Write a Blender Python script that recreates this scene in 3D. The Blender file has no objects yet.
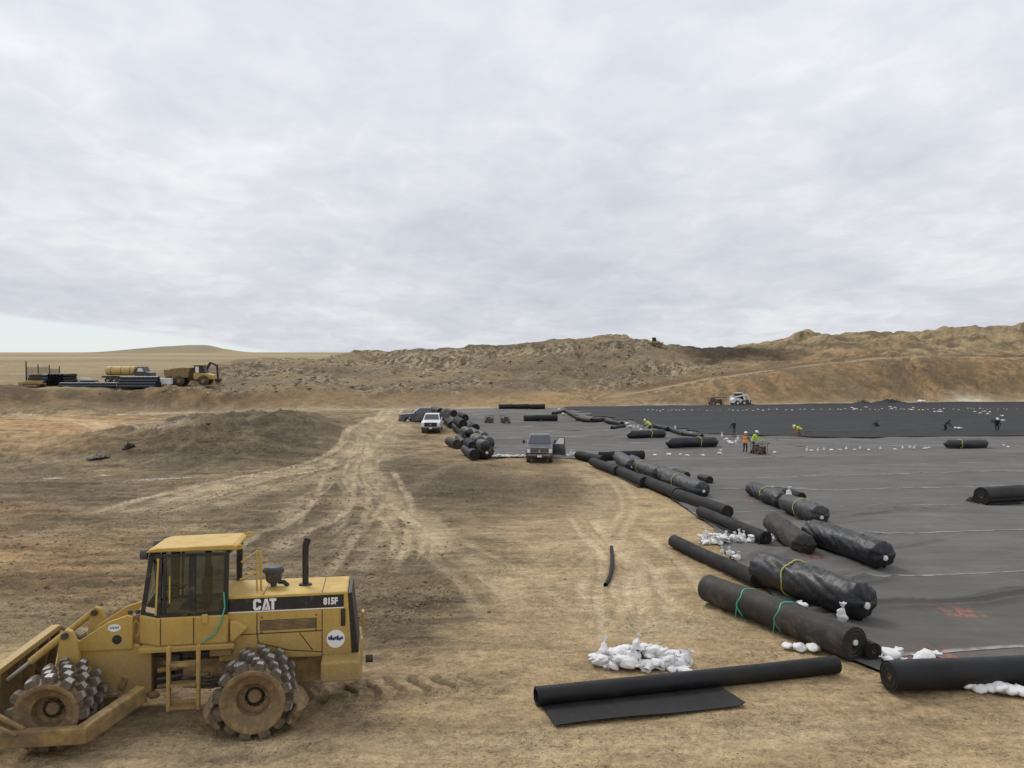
import bpy, math, random
import numpy as np
from mathutils import Vector, Matrix
random.seed(7); rng=np.random.default_rng(7)
S=bpy.context.scene; COL=S.collection
PI=math.pi
# ------------------------------------------------------------ camera, world, sun, exposure
CAMH=8.4; FPX=770.0; TH=math.atan(30/770.0)
cam=bpy.data.objects.new('camera',bpy.data.cameras.new('camera')); COL.objects.link(cam)
cam.location=(0,0,CAMH); cam.rotation_euler=(PI/2-TH,0,0)
cam.data.sensor_width=36; cam.data.lens=36*FPX/1024; cam.data.clip_end=20000; cam.data.clip_start=.1
S.camera=cam
SUN_EL=math.radians(46); SUN_AZ=math.radians(-32)      # azimuth from +Y towards +X
world=bpy.data.worlds.new('World'); S.world=world; world.use_nodes=True
def build_world():
    nt=world.node_tree; N=nt.nodes; L=nt.links; N.clear()
    def n(t,**k):
        o=N.new(t)
        for a,b in k.items(): setattr(o,a,b)
        return o
    def m(op,a,b=None,c=None,clamp=False):
        o=n('ShaderNodeMath',operation=op); o.use_clamp=clamp
        for i,v in enumerate((a,b,c)):
            if v is None: continue
            if isinstance(v,(int,float)): o.inputs[i].default_value=v
            else: L.new(v,o.inputs[i])
        return o.outputs[0]
    tc=n('ShaderNodeTexCoord'); sx=n('ShaderNodeSeparateXYZ'); L.new(tc.outputs['Generated'],sx.inputs[0])
    X,Y,Z=sx.outputs
    sky=n('ShaderNodeTexSky',sky_type='NISHITA'); sky.sun_disc=False
    sky.sun_elevation=SUN_EL; sky.sun_rotation=SUN_AZ; sky.air_density=1.0; sky.dust_density=.3; sky.ozone_density=4.0
    # cloud deck: direction projected on a plane overhead
    den=m('ADD',m('MAXIMUM',Z,0.0),0.21)
    cx=n('ShaderNodeCombineXYZ'); L.new(m('DIVIDE',X,den),cx.inputs[0]); L.new(m('DIVIDE',Y,den),cx.inputs[1])
    def noise(scale,detail,rough,vec=cx.outputs[0],dist=0.0,rot=0,sc=(1,1,1),off=(0,0,0)):
        mp=n('ShaderNodeMapping'); mp.inputs['Rotation'].default_value=(0,0,rot); mp.inputs['Scale'].default_value=sc; mp.inputs['Location'].default_value=off
        L.new(vec,mp.inputs[0])
        o=n('ShaderNodeTexNoise'); o.inputs['Scale'].default_value=scale; o.inputs['Detail'].default_value=detail
        o.inputs['Roughness'].default_value=rough; o.inputs['Distortion'].default_value=dist
        L.new(mp.outputs[0],o.inputs['Vector']); return o.outputs[0]
    a=noise(.75,4,.5,off=(3.1,1.7,0)); b=noise(2.7,6,.52,dist=.6,rot=.5,sc=(1,.9,1)); c=noise(9.,5,.55,dist=.6,rot=.9,sc=(1,.8,1),off=(5,2,0))
    f=m('ADD',m('ADD',m('MULTIPLY',a,.55),m('MULTIPLY',b,.42)),m('MULTIPLY',c,.24))
    r=n('ShaderNodeValToRGB'); L.new(f,r.inputs[0]); e=r.color_ramp.elements
    e[0].position=.44; e[0].color=(.62,.65,.72,1); e[1].position=.80; e[1].color=(.92,.93,.95,1)
    q=e.new(.61); q.color=(.735,.76,.815,1)
    # lower sky is a little darker and cooler than the thin deck overhead
    low=n('ShaderNodeMapRange'); low.inputs[1].default_value=.0; low.inputs[2].default_value=.34; low.inputs[3].default_value=.84; low.inputs[4].default_value=1.03
    L.new(Z,low.inputs[0])
    cl=n('ShaderNodeVectorMath',operation='SCALE'); L.new(r.outputs[0],cl.inputs[0]); L.new(low.outputs[0],cl.inputs['Scale'])
    # the edge of the deck: clear sky beyond a straight line, low on the left
    wob=noise(2.2,5,.6,vec=tc.outputs['Generated'],sc=(1,1,7))
    edge=m('SUBTRACT',m('ADD',m('MULTIPLY',X,-.138),m('MULTIPLY',Y,-.0345)),Z)
    edge=m('ADD',edge,m('MULTIPLY',m('SUBTRACT',wob,.5),.022))
    em=n('ShaderNodeMapRange',interpolation_type='SMOOTHSTEP'); em.inputs[1].default_value=-.001; em.inputs[2].default_value=.008; L.new(edge,em.inputs[0])
    skc=n('ShaderNodeVectorMath',operation='SCALE'); L.new(sky.outputs[0],skc.inputs[0]); skc.inputs['Scale'].default_value=.05
    veil=n('ShaderNodeMix',data_type='RGBA'); veil.inputs['Factor'].default_value=.75; L.new(skc.outputs[0],veil.inputs['A']); veil.inputs['B'].default_value=(.84,.92,.945,1)
    mx=n('ShaderNodeMix',data_type='RGBA'); L.new(em.outputs[0],mx.inputs['Factor']); L.new(cl.outputs[0],mx.inputs['A']); L.new(veil.outputs['Result'],mx.inputs['B'])
    bg=n('ShaderNodeBackground'); L.new(mx.outputs['Result'],bg.inputs[0]); bg.inputs[1].default_value=1.0
    o=n('ShaderNodeOutputWorld'); L.new(bg.outputs[0],o.inputs[0])
build_world()
sun=bpy.data.objects.new('sun',bpy.data.lights.new('sun','SUN')); COL.objects.link(sun)
sun.data.energy=1.5; sun.data.angle=math.radians(18); sun.data.color=(1,.95,.88)
sd=Vector((math.sin(SUN_AZ)*math.cos(SUN_EL),math.cos(SUN_AZ)*math.cos(SUN_EL),math.sin(SUN_EL)))
sun.rotation_euler=sd.to_track_quat('Z','Y').to_euler(); sun.location=(0,-20,60)
S.view_settings.view_transform='Standard'; S.view_settings.look='None'; S.view_settings.gamma=1; S.view_settings.exposure=0.08

# ------------------------------------------------------------ noise in numpy
def _h(i,j,s):
    with np.errstate(over='ignore'):
        h=(i.astype(np.int64)*374761393+j.astype(np.int64)*668265263+s*1274126177)&0xFFFFFFFF
        h=((h^(h>>13))*1274126177)&0xFFFFFFFF
        h=h^(h>>16)
    return (h&0xFFFF)/65535.0
def vn(x,y,s=0):
    i=np.floor(x); j=np.floor(y); u=x-i; v=y-j; u=u*u*u*(u*(u*6-15)+10); v=v*v*v*(v*(v*6-15)+10)
    a=_h(i,j,s); b=_h(i+1,j,s); c=_h(i,j+1,s); d=_h(i+1,j+1,s)
    return (a+(b-a)*u)*(1-v)+(c+(d-c)*u)*v
def fbm(x,y,o=4,s=0,g=.5):
    x=np.asarray(x,float); y=np.asarray(y,float); t=0; a=1; w=0
    for k in range(o):
        t=t+a*vn(x*2**k+17.3*k,y*2**k-9.1*k,s+k); w+=a; a*=g
    return t/w-.5
def sst(a,b,x):
    t=np.clip((x-a)/(b-a),0,1); return t*t*(3-2*t)
# ------------------------------------------------------------ shape of the land
SL=.165                                         # the liner panels run along y = c + SL*x
def base(y):
    a=2.85-.046*y; return .5*(a+np.sqrt(a*a+.12))
def at(px,D): return (px-512)/FPX*D
def curve(D,pts,f):
    xs=np.array([at(p,D) for p,_ in pts]); zs=np.array([f(v) for _,v in pts]); return xs,zs
RIDGE=curve(185,[(-200,372),(60,371),(165,370),(205,366),(222,362),(265,357.5),(325,358),(350,353),(367,350),(382,352.5),(420,350),(455,348),(500,346),(530,345.5),(570,340),(610,335.5),(632,336.5),(645,341),(668,346.5),(700,347),(760,346),(785,341),(810,334.5),(870,333),(920,331.5),(960,328.5),(990,326),(1024,323),(1200,322),(1700,345)],lambda p:CAMH+(354-p)/FPX*185)
ROAD=curve(150,[(540,403),(580,398),(640,388),(700,377.5),(760,370),(820,364),(870,359),(920,357),(1024,358),(1300,358)],lambda p:CAMH+(354-p)/FPX*150)
TOE=(np.array([-150,-70,-40,-26,-17,5,90,200]),np.array([104,106,112,117,121,120.8,134.9,150]))
BZ=(np.array([-150,-60,-35,-20,0,14]),np.array([2.7,2.7,2.7,2.2,1.6,0.]))     # low bank in front of the hill
def land(x,y):
    x=np.asarray(x,float); y=np.asarray(y,float)
    rx=RIDGE[0]; rz=np.interp(x,*RIDGE); ro=np.interp(x,ROAD[0],ROAD[1],left=0); toe=np.interp(x,*TOE); bz=np.interp(x,*BZ)
    wob=fbm(x*.11,y*.11,3,5)*(5-3.6*sst(4,26,x))
    z0=np.maximum(bz,ro); right=sst(4,26,x)
    y1=toe+np.where(right>0,8+right*6,8); y2=y1+6
    Ys=[toe,y1,y2,185+0*x,225+0*x,330+0*x,520+0*x,900+0*x,2500+0*x,9000+0*x]
    pl=np.array([4.6,5.4,6.8,8.6,13.2,27.])
    z2=z0+.35*(1-right)
    Zs=[0*x,z0,z2,rz,np.maximum(rz-1.2,pl[0]),np.where(rz>9,6.,pl[1])]+[v+0*x for v in pl[2:]]
    z=np.zeros_like(x); yy=y+wob*sst(-1,8,y-toe)
    for k in range(len(Ys)-1):
        t=np.clip((yy-Ys[k])/(Ys[k+1]-Ys[k]),0,1); t=.6*t+.4*t*t*(3-2*t)
        z=z+(Zs[k+1]-Zs[k])*t
    # far hill on the plain
    hx=x+598; w=np.where(hx>0,42.,110.)
    z=z+(15.*np.exp(-np.abs(hx/w)**1.6)+4.5*np.exp(-((x+690)/70)**2)+1.5*fbm(x*.03,y*.03,3,9))*np.exp(-((y-1500)/120)**2)*np.where(np.abs(x+620)<420,1,0)
    z=z+2.0*fbm(x*.006,y*.004,3,31)*sst(300,700,y)
    z=z+base(y)
    # rough dark mound and soil heaps on the left
    def heap(cx,cy,rx_,ry_,h,p=1.4,rough=.5,s=0):
        q=((x-cx)/rx_)**2+((y-cy)/ry_)**2
        return h*np.exp(-q**p)*(1+rough*2.6*fbm(x*.32,y*.32,5,40+s,.6))
    z=z+heap(-26.5,74,11,14,2.5,1.6,.36)+heap(-40,66,9,7,.8,1.2,.6,1)+heap(-17,90,6,9,.8,1.2,.5,2)
    z=z+heap(-75,113,4,3,1.0,1.1,.3,3)+heap(-68,108,14,4,1.2,1.2,.4,4)
    z=z+.45*fbm(x*.07,y*.07,3,12)*sst(-6,-18,x)*sst(22,40,y)*(1-sst(100,115,y))
    # lumps dumped along the right-hand crest
    z=z+(4.2*np.maximum(fbm(x*.20,y*.16,3,61)+.03,0))*sst(55,75,x)*np.exp(-((y-183)/14)**2)
    return z
CT=math.cos(TH); STH=math.sin(TH)
TS=np.concatenate([np.geomspace(5,90,170),np.linspace(90.5,262,190)])
def hit(px,py,dz=0.):
    a=(px-512)/FPX; b=(py-384)/FPX
    d=np.array([a,CT-b*STH,-STH-b*CT]); T=TS
    if px>405 and py>404:                          # open floor of the pit: no mound or hill in the way
        lo,hi=3.,300.; dx,dy,dz_=float(d[0]),float(d[1]),float(d[2])
        for _ in range(46):
            t=(lo+hi)/2; q=2.85-.046*dy*t
            if CAMH+dz_*t-.5*(q+math.sqrt(q*q+.12))-dz>0: lo=t
            else: hi=t
        if dy*lo<117: return Vector((dx*lo,dy*lo,CAMH+dz_*lo))
    for _ in range(2):
        g=CAMH+d[2]*T-land(d[0]*T,d[1]*T)-dz; i=int(np.argmax(g<0))
        if g[i]>=0: i=len(T)-1
        i=max(i,1); t0,t1,g0,g1=T[i-1],T[i],g[i-1],g[i]; T=np.linspace(t0,t1,24)
    t=t0+(t1-t0)*g0/(g0-g1)
    return Vector((d[0]*t,d[1]*t,CAMH+d[2]*t))
def Lz(x,y): return float(land(np.array([x]),np.array([y]))[0])
# outline of the lined cell in plan
EDGE_PX=[(1130,704),(1024,692),(960,684),(885,674),(850,660),(806,627),(760,585),(722,551),(714,528),(668,497),(610,470),(578,459),(528,457.5),(480,458),(470,446),(455,426),(443,413),(440,407)]
EDGE=[hit(*p) for p in EDGE_PX]
POLY=[(60,EDGE[0].y+SL*(60-EDGE[0].x))]+[(p.x,p.y) for p in EDGE]+[(-11,118.7-SL*11),(150,118.7+SL*150),(150,38)]
def sdpoly(x,y,P):
    d=np.full(x.shape,1e18); s=np.ones(x.shape)
    for i in range(len(P)):
        ax,ay=P[i]; bx,by=P[i-1]; ex,ey=bx-ax,by-ay; wx,wy=x-ax,y-ay
        t=np.clip((wx*ex+wy*ey)/(ex*ex+ey*ey),0,1); d=np.minimum(d,(wx-ex*t)**2+(wy-ey*t)**2)
        c1=y>=ay; c2=y<by; c3=ex*wy>ey*wx
        s=np.where((c1&c2&c3)|(~c1&~c2&~c3),-s,s)
    return s*np.sqrt(d)                          # negative inside
# ------------------------------------------------------------ mesh and material helpers
class MB:
    def __init__(s): s.v=[]; s.f=[]; s.mi=[]
    def add(s,v,f,mi=0):
        o=len(s.v); s.v+=[tuple(p) for p in v]; s.f+=[tuple(i+o for i in q) for q in f]; s.mi+=[mi]*len(f); return s
    def box(s,c,d,rot=None,mi=0,taper=None):
        x,y,z=[q/2 for q in d]; P=[Vector(p) for p in ((-x,-y,-z),(x,-y,-z),(x,y,-z),(-x,y,-z),(-x,-y,z),(x,-y,z),(x,y,z),(-x,y,z))]
        if taper:
            for k in range(4,8): P[k].x*=taper[0]; P[k].y*=taper[1]
        if rot is not None: P=[rot@p for p in P]
        return s.add([p+Vector(c) for p in P],[(3,2,1,0),(4,5,6,7),(0,1,5,4),(1,2,6,5),(2,3,7,6),(3,0,4,7)],mi)
    def bar(s,a,b,w,h,mi=0):
        a=Vector(a); b=Vector(b); q=(b-a).to_track_quat('X','Z').to_matrix()
        return s.box((a+b)/2,((b-a).length,w,h),q,mi)
    def tube(s,pts,r,n=10,cap=True,mi=0):
        pts=[Vector(p) for p in pts]; m=len(pts); rr=r if isinstance(r,(list,tuple)) else [r]*m
        V=[]; F=[]; up=None
        for i,p in enumerate(pts):
            t=(pts[min(i+1,m-1)]-pts[max(i-1,0)]).normalized()
            if up is None: up=t.orthogonal().normalized()
            up=(up-t*up.dot(t)).normalized(); w=t.cross(up)
            for k in range(n):
                a=2*PI*k/n; V.append(p+(up*math.cos(a)+w*math.sin(a))*rr[i])
        for i in range(m-1):
            for k in range(n): F.append((i*n+k,i*n+(k+1)%n,(i+1)*n+(k+1)%n,(i+1)*n+k))
        if cap: F.append(tuple(range(n))[::-1]); F.append(tuple((m-1)*n+k for k in range(n)))
        return s.add(V,F,mi)
    def prism(s,poly,y0,y1,mi=0):                # polygon in XZ pushed along Y
        n=len(poly); V=[(x,y0,z) for x,z in poly]+[(x,y1,z) for x,z in poly]
        A=sum(poly[i][0]*poly[(i+1)%n][1]-poly[(i+1)%n][0]*poly[i][1] for i in range(n))
        F=[tuple(range(n)),tuple(range(n,2*n))[::-1]]+[(i,i+n,(i+1)%n+n,(i+1)%n) for i in range(n)]
        if A<0: F=[q[::-1] for q in F]
        return s.add(V,F,mi)
    def lathe(s,prof,o=(0,0,0),axis='Y',n=32,mi=0,amp=0):   # profile of (along axis, radius)
        V=[];F=[];m=len(prof)
        for a,r in prof:
            for k in range(n):
                t=2*PI*k/n; c,q=r*math.cos(t),r*math.sin(t)
                V.append({'Y':(c,a,q),'X':(a,c,q),'Z':(c,q,a)}[axis])
        V=[(p[0]+o[0],p[1]+o[1],p[2]+o[2]) for p in V]
        for i in range(m-1):
            for k in range(n): F.append((i*n+k,i*n+(k+1)%n,(i+1)*n+(k+1)%n,(i+1)*n+k))
        return s.add(V,F,mi)
    def ball(s,c,r,n=10,mi=0):
        r=(r,r,r) if not isinstance(r,tuple) else r; m=n//2+1; V=[];F=[]
        for i in range(m+1):
            a=PI*i/m
            for k in range(n): t=2*PI*k/n; V.append((c[0]+r[0]*math.sin(a)*math.cos(t),c[1]+r[1]*math.sin(a)*math.sin(t),c[2]+r[2]*math.cos(a)))
        for i in range(m):
            for k in range(n): F.append((i*n+k,(i+1)*n+k,(i+1)*n+(k+1)%n,i*n+(k+1)%n))
        return s.add(V,F,mi)
    def mesh(s,name):
        me=bpy.data.meshes.new(name); me.from_pydata(s.v,[],s.f); me.update(); return me
    def build(s,name,mats,parent=None,smooth=False,bevel=0,loc=None):
        me=s.mesh(name)
        for m in (mats if isinstance(mats,(list,tuple)) else [mats]): me.materials.append(m)
        if any(s.mi): me.polygons.foreach_set('material_index',s.mi)
        return link(name,me,parent,smooth,bevel,loc)
def link(name,me,parent=None,smooth=False,bevel=0,loc=None):
    o=bpy.data.objects.new(name,me); COL.objects.link(o)
    if parent: o.parent=parent
    if loc is not None: o.location=loc
    if smooth:
        me.polygons.foreach_set('use_smooth',[True]*len(me.polygons))
        if smooth!='all': me.set_sharp_from_angle(angle=math.radians(38))
    if bevel:
        b=o.modifiers.new('bevel','BEVEL'); b.width=bevel; b.segments=2; b.limit_method='ANGLE'; b.angle_limit=math.radians(35)
    return o
def tag(o,label,cat,group=None):
    o['label']=label; o['category']=cat
    if group: o['group']=group
    return o
def thing(name,label,cat,loc=(0,0,0),rot=(0,0,0),group=None):
    o=bpy.data.objects.new(name,None); COL.objects.link(o); o.location=loc; o.rotation_euler=rot; o.empty_display_size=.3
    return tag(o,label,cat,group)
def copy_tree(o,parent=None):
    c=o.copy(); COL.objects.link(c); c.parent=parent
    for ch in list(o.children): copy_tree(ch,c)
    return c
def grid_mesh(name,P,nu,nv):                      # P: (nu*nv,3) array, row-major over u
    me=bpy.data.meshes.new(name); me.vertices.add(nu*nv); me.vertices.foreach_set('co',P.astype(np.float32).ravel())
    i=np.arange(nu*nv).reshape(nu,nv); q=np.stack([i[:-1,:-1],i[1:,:-1],i[1:,1:],i[:-1,1:]],-1).reshape(-1,4)
    nf=len(q); me.loops.add(nf*4); me.loops.foreach_set('vertex_index',q.astype(np.int32).ravel())
    me.polygons.add(nf); me.polygons.foreach_set('loop_start',np.arange(0,nf*4,4,dtype=np.int32)); me.polygons.foreach_set('loop_total',np.full(nf,4,np.int32))
    me.polygons.foreach_set('use_smooth',np.ones(nf,bool)); me.update(calc_edges=True); return me
class G:
    def __init__(s,name):
        s.m=bpy.data.materials.new(name); s.m.use_nodes=True; s.N=s.m.node_tree.nodes; s.L=s.m.node_tree.links
        s.b=s.N['Principled BSDF']; s.tc=s.N.new('ShaderNodeTexCoord')
    def lk(s,v,i):
        if isinstance(v,(int,float)): i.default_value=v
        elif isinstance(v,(tuple,list)): i.default_value=tuple(v)+(1,) if len(v)==3 and i.type=='RGBA' else v
        else: s.L.new(v,i)
    def noise(s,scale,detail=4,rough=.55,sc=(1,1,1),coord='Object',dist=0,rot=(0,0,0)):
        mp=s.N.new('ShaderNodeMapping'); mp.inputs['Scale'].default_value=sc; mp.inputs['Rotation'].default_value=rot; s.L.new(s.tc.outputs[coord],mp.inputs[0])
        t=s.N.new('ShaderNodeTexNoise'); t.inputs['Scale'].default_value=scale; t.inputs['Detail'].default_value=detail; t.inputs['Roughness'].default_value=rough; t.inputs['Distortion'].default_value=dist
        s.L.new(mp.outputs[0],t.inputs['Vector']); return t.outputs[0]
    def ramp(s,f,*st):
        r=s.N.new('ShaderNodeValToRGB'); s.L.new(f,r.inputs[0]); e=r.color_ramp.elements
        while len(e)<len(st): e.new(.5)
        for k,(p,c) in zip(e,st): k.position=p; k.color=(c,c,c,1) if isinstance(c,(int,float)) else tuple(c)+(1,)
        return r.outputs[0]
    def mix(s,f,a,b,mode='MIX'):
        o=s.N.new('ShaderNodeMix'); o.data_type='RGBA'; o.blend_type=mode
        s.lk(f,o.inputs['Factor']); s.lk(a,o.inputs['A']); s.lk(b,o.inputs['B']); return o.outputs['Result']
    def math(s,op,a,b=0.,clamp=False):
        o=s.N.new('ShaderNodeMath'); o.operation=op; o.use_clamp=clamp; s.lk(a,o.inputs[0]); s.lk(b,o.inputs[1]); return o.outputs[0]
    def bump(s,h,st=.5,d=.02,prev=None):
        o=s.N.new('ShaderNodeBump'); o.inputs['Strength'].default_value=st; o.inputs['Distance'].default_value=d; s.L.new(h,o.inputs['Height'])
        if prev: s.L.new(prev,o.inputs['Normal'])
        return o.outputs[0]
    def attr(s,name):
        o=s.N.new('ShaderNodeAttribute'); o.attribute_name=name; return o
    def sep(s,coord='Object'):
        o=s.N.new('ShaderNodeSeparateXYZ'); s.L.new(s.tc.outputs[coord],o.inputs[0]); return o.outputs
    def out(s,col,rough=.7,normal=None,metal=0.,spec=.5):
        s.lk(col,s.b.inputs['Base Color']); s.lk(rough,s.b.inputs['Roughness']); s.lk(metal,s.b.inputs['Metallic']); s.lk(spec,s.b.inputs['Specular IOR Level'])
        if normal: s.L.new(normal,s.b.inputs['Normal'])
        return s.m
def simple(name,col,rough=.6,metal=0.,var=.25,scale=6.,dust=0.,dustcol=(.30,.225,.14),spec=.5,bump=0.):
    g=G(name); n=g.noise(scale,5,.6)
    c=g.mix(g.ramp(n,(.3,0.),(.7,1.)),tuple(v*(1-var) for v in col),tuple(min(1,v*(1+var)) for v in col))
    if dust:
        d=g.noise(scale*.6,6,.65,dist=.4); c=g.mix(g.ramp(d,(.62-dust*.35,0.),(.78-dust*.2,min(1,.4+dust*.6))),c,dustcol)
        r=g.ramp(d,(.5,rough),(.7,min(1,rough+.25)))
    else: r=rough
    return g.out(c,r,g.bump(n,.4,bump) if bump else None,metal,spec)
# ------------------------------------------------------------ ground sheet
def soil_mat():
    g=G('soil'); a=g.attr('soil_colour').outputs['Color']; ro=g.attr('rough').outputs['Fac']
    n1=g.noise(.9,6,.62); n2=g.noise(5.5,6,.65,dist=.3); n3=g.noise(34,4,.7); n4=g.noise(2.2,5,.6,sc=(.35,2.2,1),rot=(0,0,.06))
    n5=g.noise(14,5,.7,dist=.5)
    k=g.math('ADD',g.math('MULTIPLY',n1,.4),g.math('ADD',g.math('MULTIPLY',n2,.5),g.math('ADD',g.math('MULTIPLY',n3,.45),g.math('ADD',g.math('MULTIPLY',n4,.27),g.math('MULTIPLY',n5,.45)))))
    mr=g.N.new('ShaderNodeMapRange'); g.L.new(k,mr.inputs[0]); mr.clamp=False; mr.inputs[1].default_value=.86; mr.inputs[2].default_value=1.21; mr.inputs[3].default_value=.50; mr.inputs[4].default_value=1.54
    c=g.N.new('ShaderNodeVectorMath'); c.operation='SCALE'; g.L.new(a,c.inputs[0]); g.L.new(mr.outputs[0],c.inputs['Scale'])
    # darker moist crumbs and pale stones
    sp=g.ramp(g.noise(60,3,.8),(.60,0.),(.70,1.)); col=g.mix(g.math('MULTIPLY',sp,.35),c.outputs[0],(.085,.062,.04))
    sp2=g.ramp(g.noise(47,3,.8),(.66,0.),(.74,1.)); col=g.mix(g.math('MULTIPLY',sp2,.5),col,(.50,.43,.33))
    def crumbs(col,scale,th,cmask,c,amt,sc=(1,1,1)):
        mp=g.N.new('ShaderNodeMapping'); mp.inputs['Scale'].default_value=sc; g.L.new(g.tc.outputs['Object'],mp.inputs[0])
        v=g.N.new('ShaderNodeTexVoronoi'); v.inputs['Scale'].default_value=scale; g.L.new(mp.outputs[0],v.inputs['Vector'])
        sx=g.N.new('ShaderNodeSeparateColor'); g.L.new(v.outputs['Color'],sx.inputs[0])
        r_=g.math('MULTIPLY',g.math('POWER',sx.outputs[0],2.5),th); f=g.math('GREATER_THAN',r_,v.outputs['Distance'])
        return g.mix(g.math('MULTIPLY',g.math('MULTIPLY',f,cmask),amt),col,c)
    cm=g.ramp(g.noise(.8,5,.65),(.42,.05),(.62,1.)); cm2=g.ramp(g.noise(1.3,4,.6),(.45,0.),(.65,1.))
    col=crumbs(col,13,.42,cm,(.085,.062,.038),.65); col=crumbs(col,26,.5,cm,(.10,.072,.045),.7); col=crumbs(col,24,.5,cm2,(.56,.46,.32),.65)
    col=crumbs(col,9,.30,cm2,(.115,.085,.05),.65,(.30,2.6,1)); col=crumbs(col,9,.36,cm,(.62,.53,.37),.5,(.25,3.4,1))
    b=g.bump(n2,.8,.10); b=g.bump(n5,.8,.05,b); b=g.bump(n3,.8,.03,b); b=g.bump(g.noise(120,3,.7),.4,.006,b)
    return g.out(col,.95,b,0.,.15)
SOIL=soil_mat()
def pseg(x,y,P):                                  # distance to a polyline, and arc length there
    if len(x)>200000:
        xs=[p[0] for p in P]; ys=[p[1] for p in P]; J=np.where((x>min(xs)-4)&(x<max(xs)+4)&(y>min(ys)-4)&(y<max(ys)+4))[0]
        D_=np.full(x.shape,1e3); A_=np.zeros(x.shape); q=pseg_(x[J],y[J],P); D_[J]=q[0]; A_[J]=q[1]; return D_,A_
    return pseg_(x,y,P)
def pseg_(x,y,P):
    d=np.full(x.shape,1e9); sa=np.zeros(x.shape); acc=0
    for (ax,ay),(bx,by) in zip(P[:-1],P[1:]):
        ex,ey=bx-ax,by-ay; l=math.hypot(ex,ey)+1e-9; t=np.clip(((x-ax)*ex+(y-ay)*ey)/l/l,0,1); q=np.hypot(x-ax-ex*t,y-ay-ey*t)
        m=q<d; d=np.where(m,q,d); sa=np.where(m,acc+t*l,sa); acc+=l
    return d,sa
def smooth_line(P,n=5):
    P=[np.array(p) for p in P]; out=[]
    for i in range(len(P)-1):
        p0=P[max(i-1,0)];p1=P[i];p2=P[i+1];p3=P[min(i+2,len(P)-1)]
        for k in range(n):
            t=k/n; out.append(.5*((2*p1)+(-p0+p2)*t+(2*p0-5*p1+4*p2-p3)*t*t+(-p0+3*p1-3*p2+p3)*t**3))
    out.append(P[-1]); return [tuple(p) for p in out]
# the pale wheel lanes, as (points seen in the photograph, width in m, strength)
TRACKS=[([(392,408),(380,418),(363,432),(350,452),(298,470),(240,481),(170,500),(120,516)],1.5,.95),
 ([(398,408),(388,420),(372,436),(356,458),(330,476),(260,492),(200,512)],1.1,.55),
 ([(372,440),(368,470),(377,488),(411,512),(433,533),(436,552),(428,568)],1.0,.9),
 ([(360,455),(352,470),(349,500),(330,520),(300,532),(270,560)],.8,.7),
 ([(380,470),(392,500),(385,530),(372,556),(352,580)],.7,.6),
 ([(338,470),(321,488),(298,503),(282,530)],.7,.5),
 ([(345,470),(362,492),(366,520),(350,540)],.5,.5),
 ([(411,512),(433,537),(491,573),(520,600),(560,640)],.7,.45),
 ([(433,535),(500,536),(560,560),(620,600)],.6,.3),
 ([(560,462),(590,480),(598,506),(572,537),(520,570),(470,600)],1.2,.42),
 ([(590,512),(613,537),(635,560),(640,595),(652,620),(640,650)],.55,.75),
 ([(605,525),(635,552),(660,580),(668,605),(655,630),(620,640)],.5,.8),
 ([(624,560),(622,590),(640,612),(680,626),(760,628)],.4,.8),
 ([(600,545),(615,580),(612,610),(596,640)],.45,.45),
 ([(540,560),(580,600),(640,625),(740,632)],.5,.4),
 ([(500,610),(600,622),(680,614),(740,606)],.5,.35),
 ([(470,640),(560,636),(640,640),(720,646)],.5,.3),
 ([(0,414),(40,417),(90,422),(150,424),(195,427)],1.6,.8),
 ([(0,445),(60,440),(150,428),(200,426)],1.2,.4),
 ([(90,488),(150,480),(200,478)],.5,.35),
 ([(120,415),(230,410.5),(330,408.5),(420,409)],2.6,.85),
 ([(420,414),(400,430),(380,450),(372,470)],2.2,.5),
 ([(470,456),(440,470),(410,490),(380,500)],.9,.25),
 ([(0,745),(200,752),(420,742),(640,738),(900,724)],.5,.4),
 ([(0,765),(300,764),(620,752),(900,738)],.3,.35),
 ([(100,520),(40,536),(-40,545)],1.2,.35)]
def zone(x,y,nz,px,py,rx,ry,p=1.):
    c=hit(px,py); wx=rx/FPX*c.y; y1=hit(px,py-ry).y; y0=hit(px,py+ry).y
    sy=np.where(y>c.y,max(y1-c.y,.3),max(c.y-y0,.3)); u=x/np.maximum(y,1)*c.y
    q=((u-c.x)/wx)**2+((y-c.y)/sy)**2
    return np.exp(-np.maximum(q*.8+nz*1.3*np.sqrt(q+.01),0)**1.7)
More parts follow.
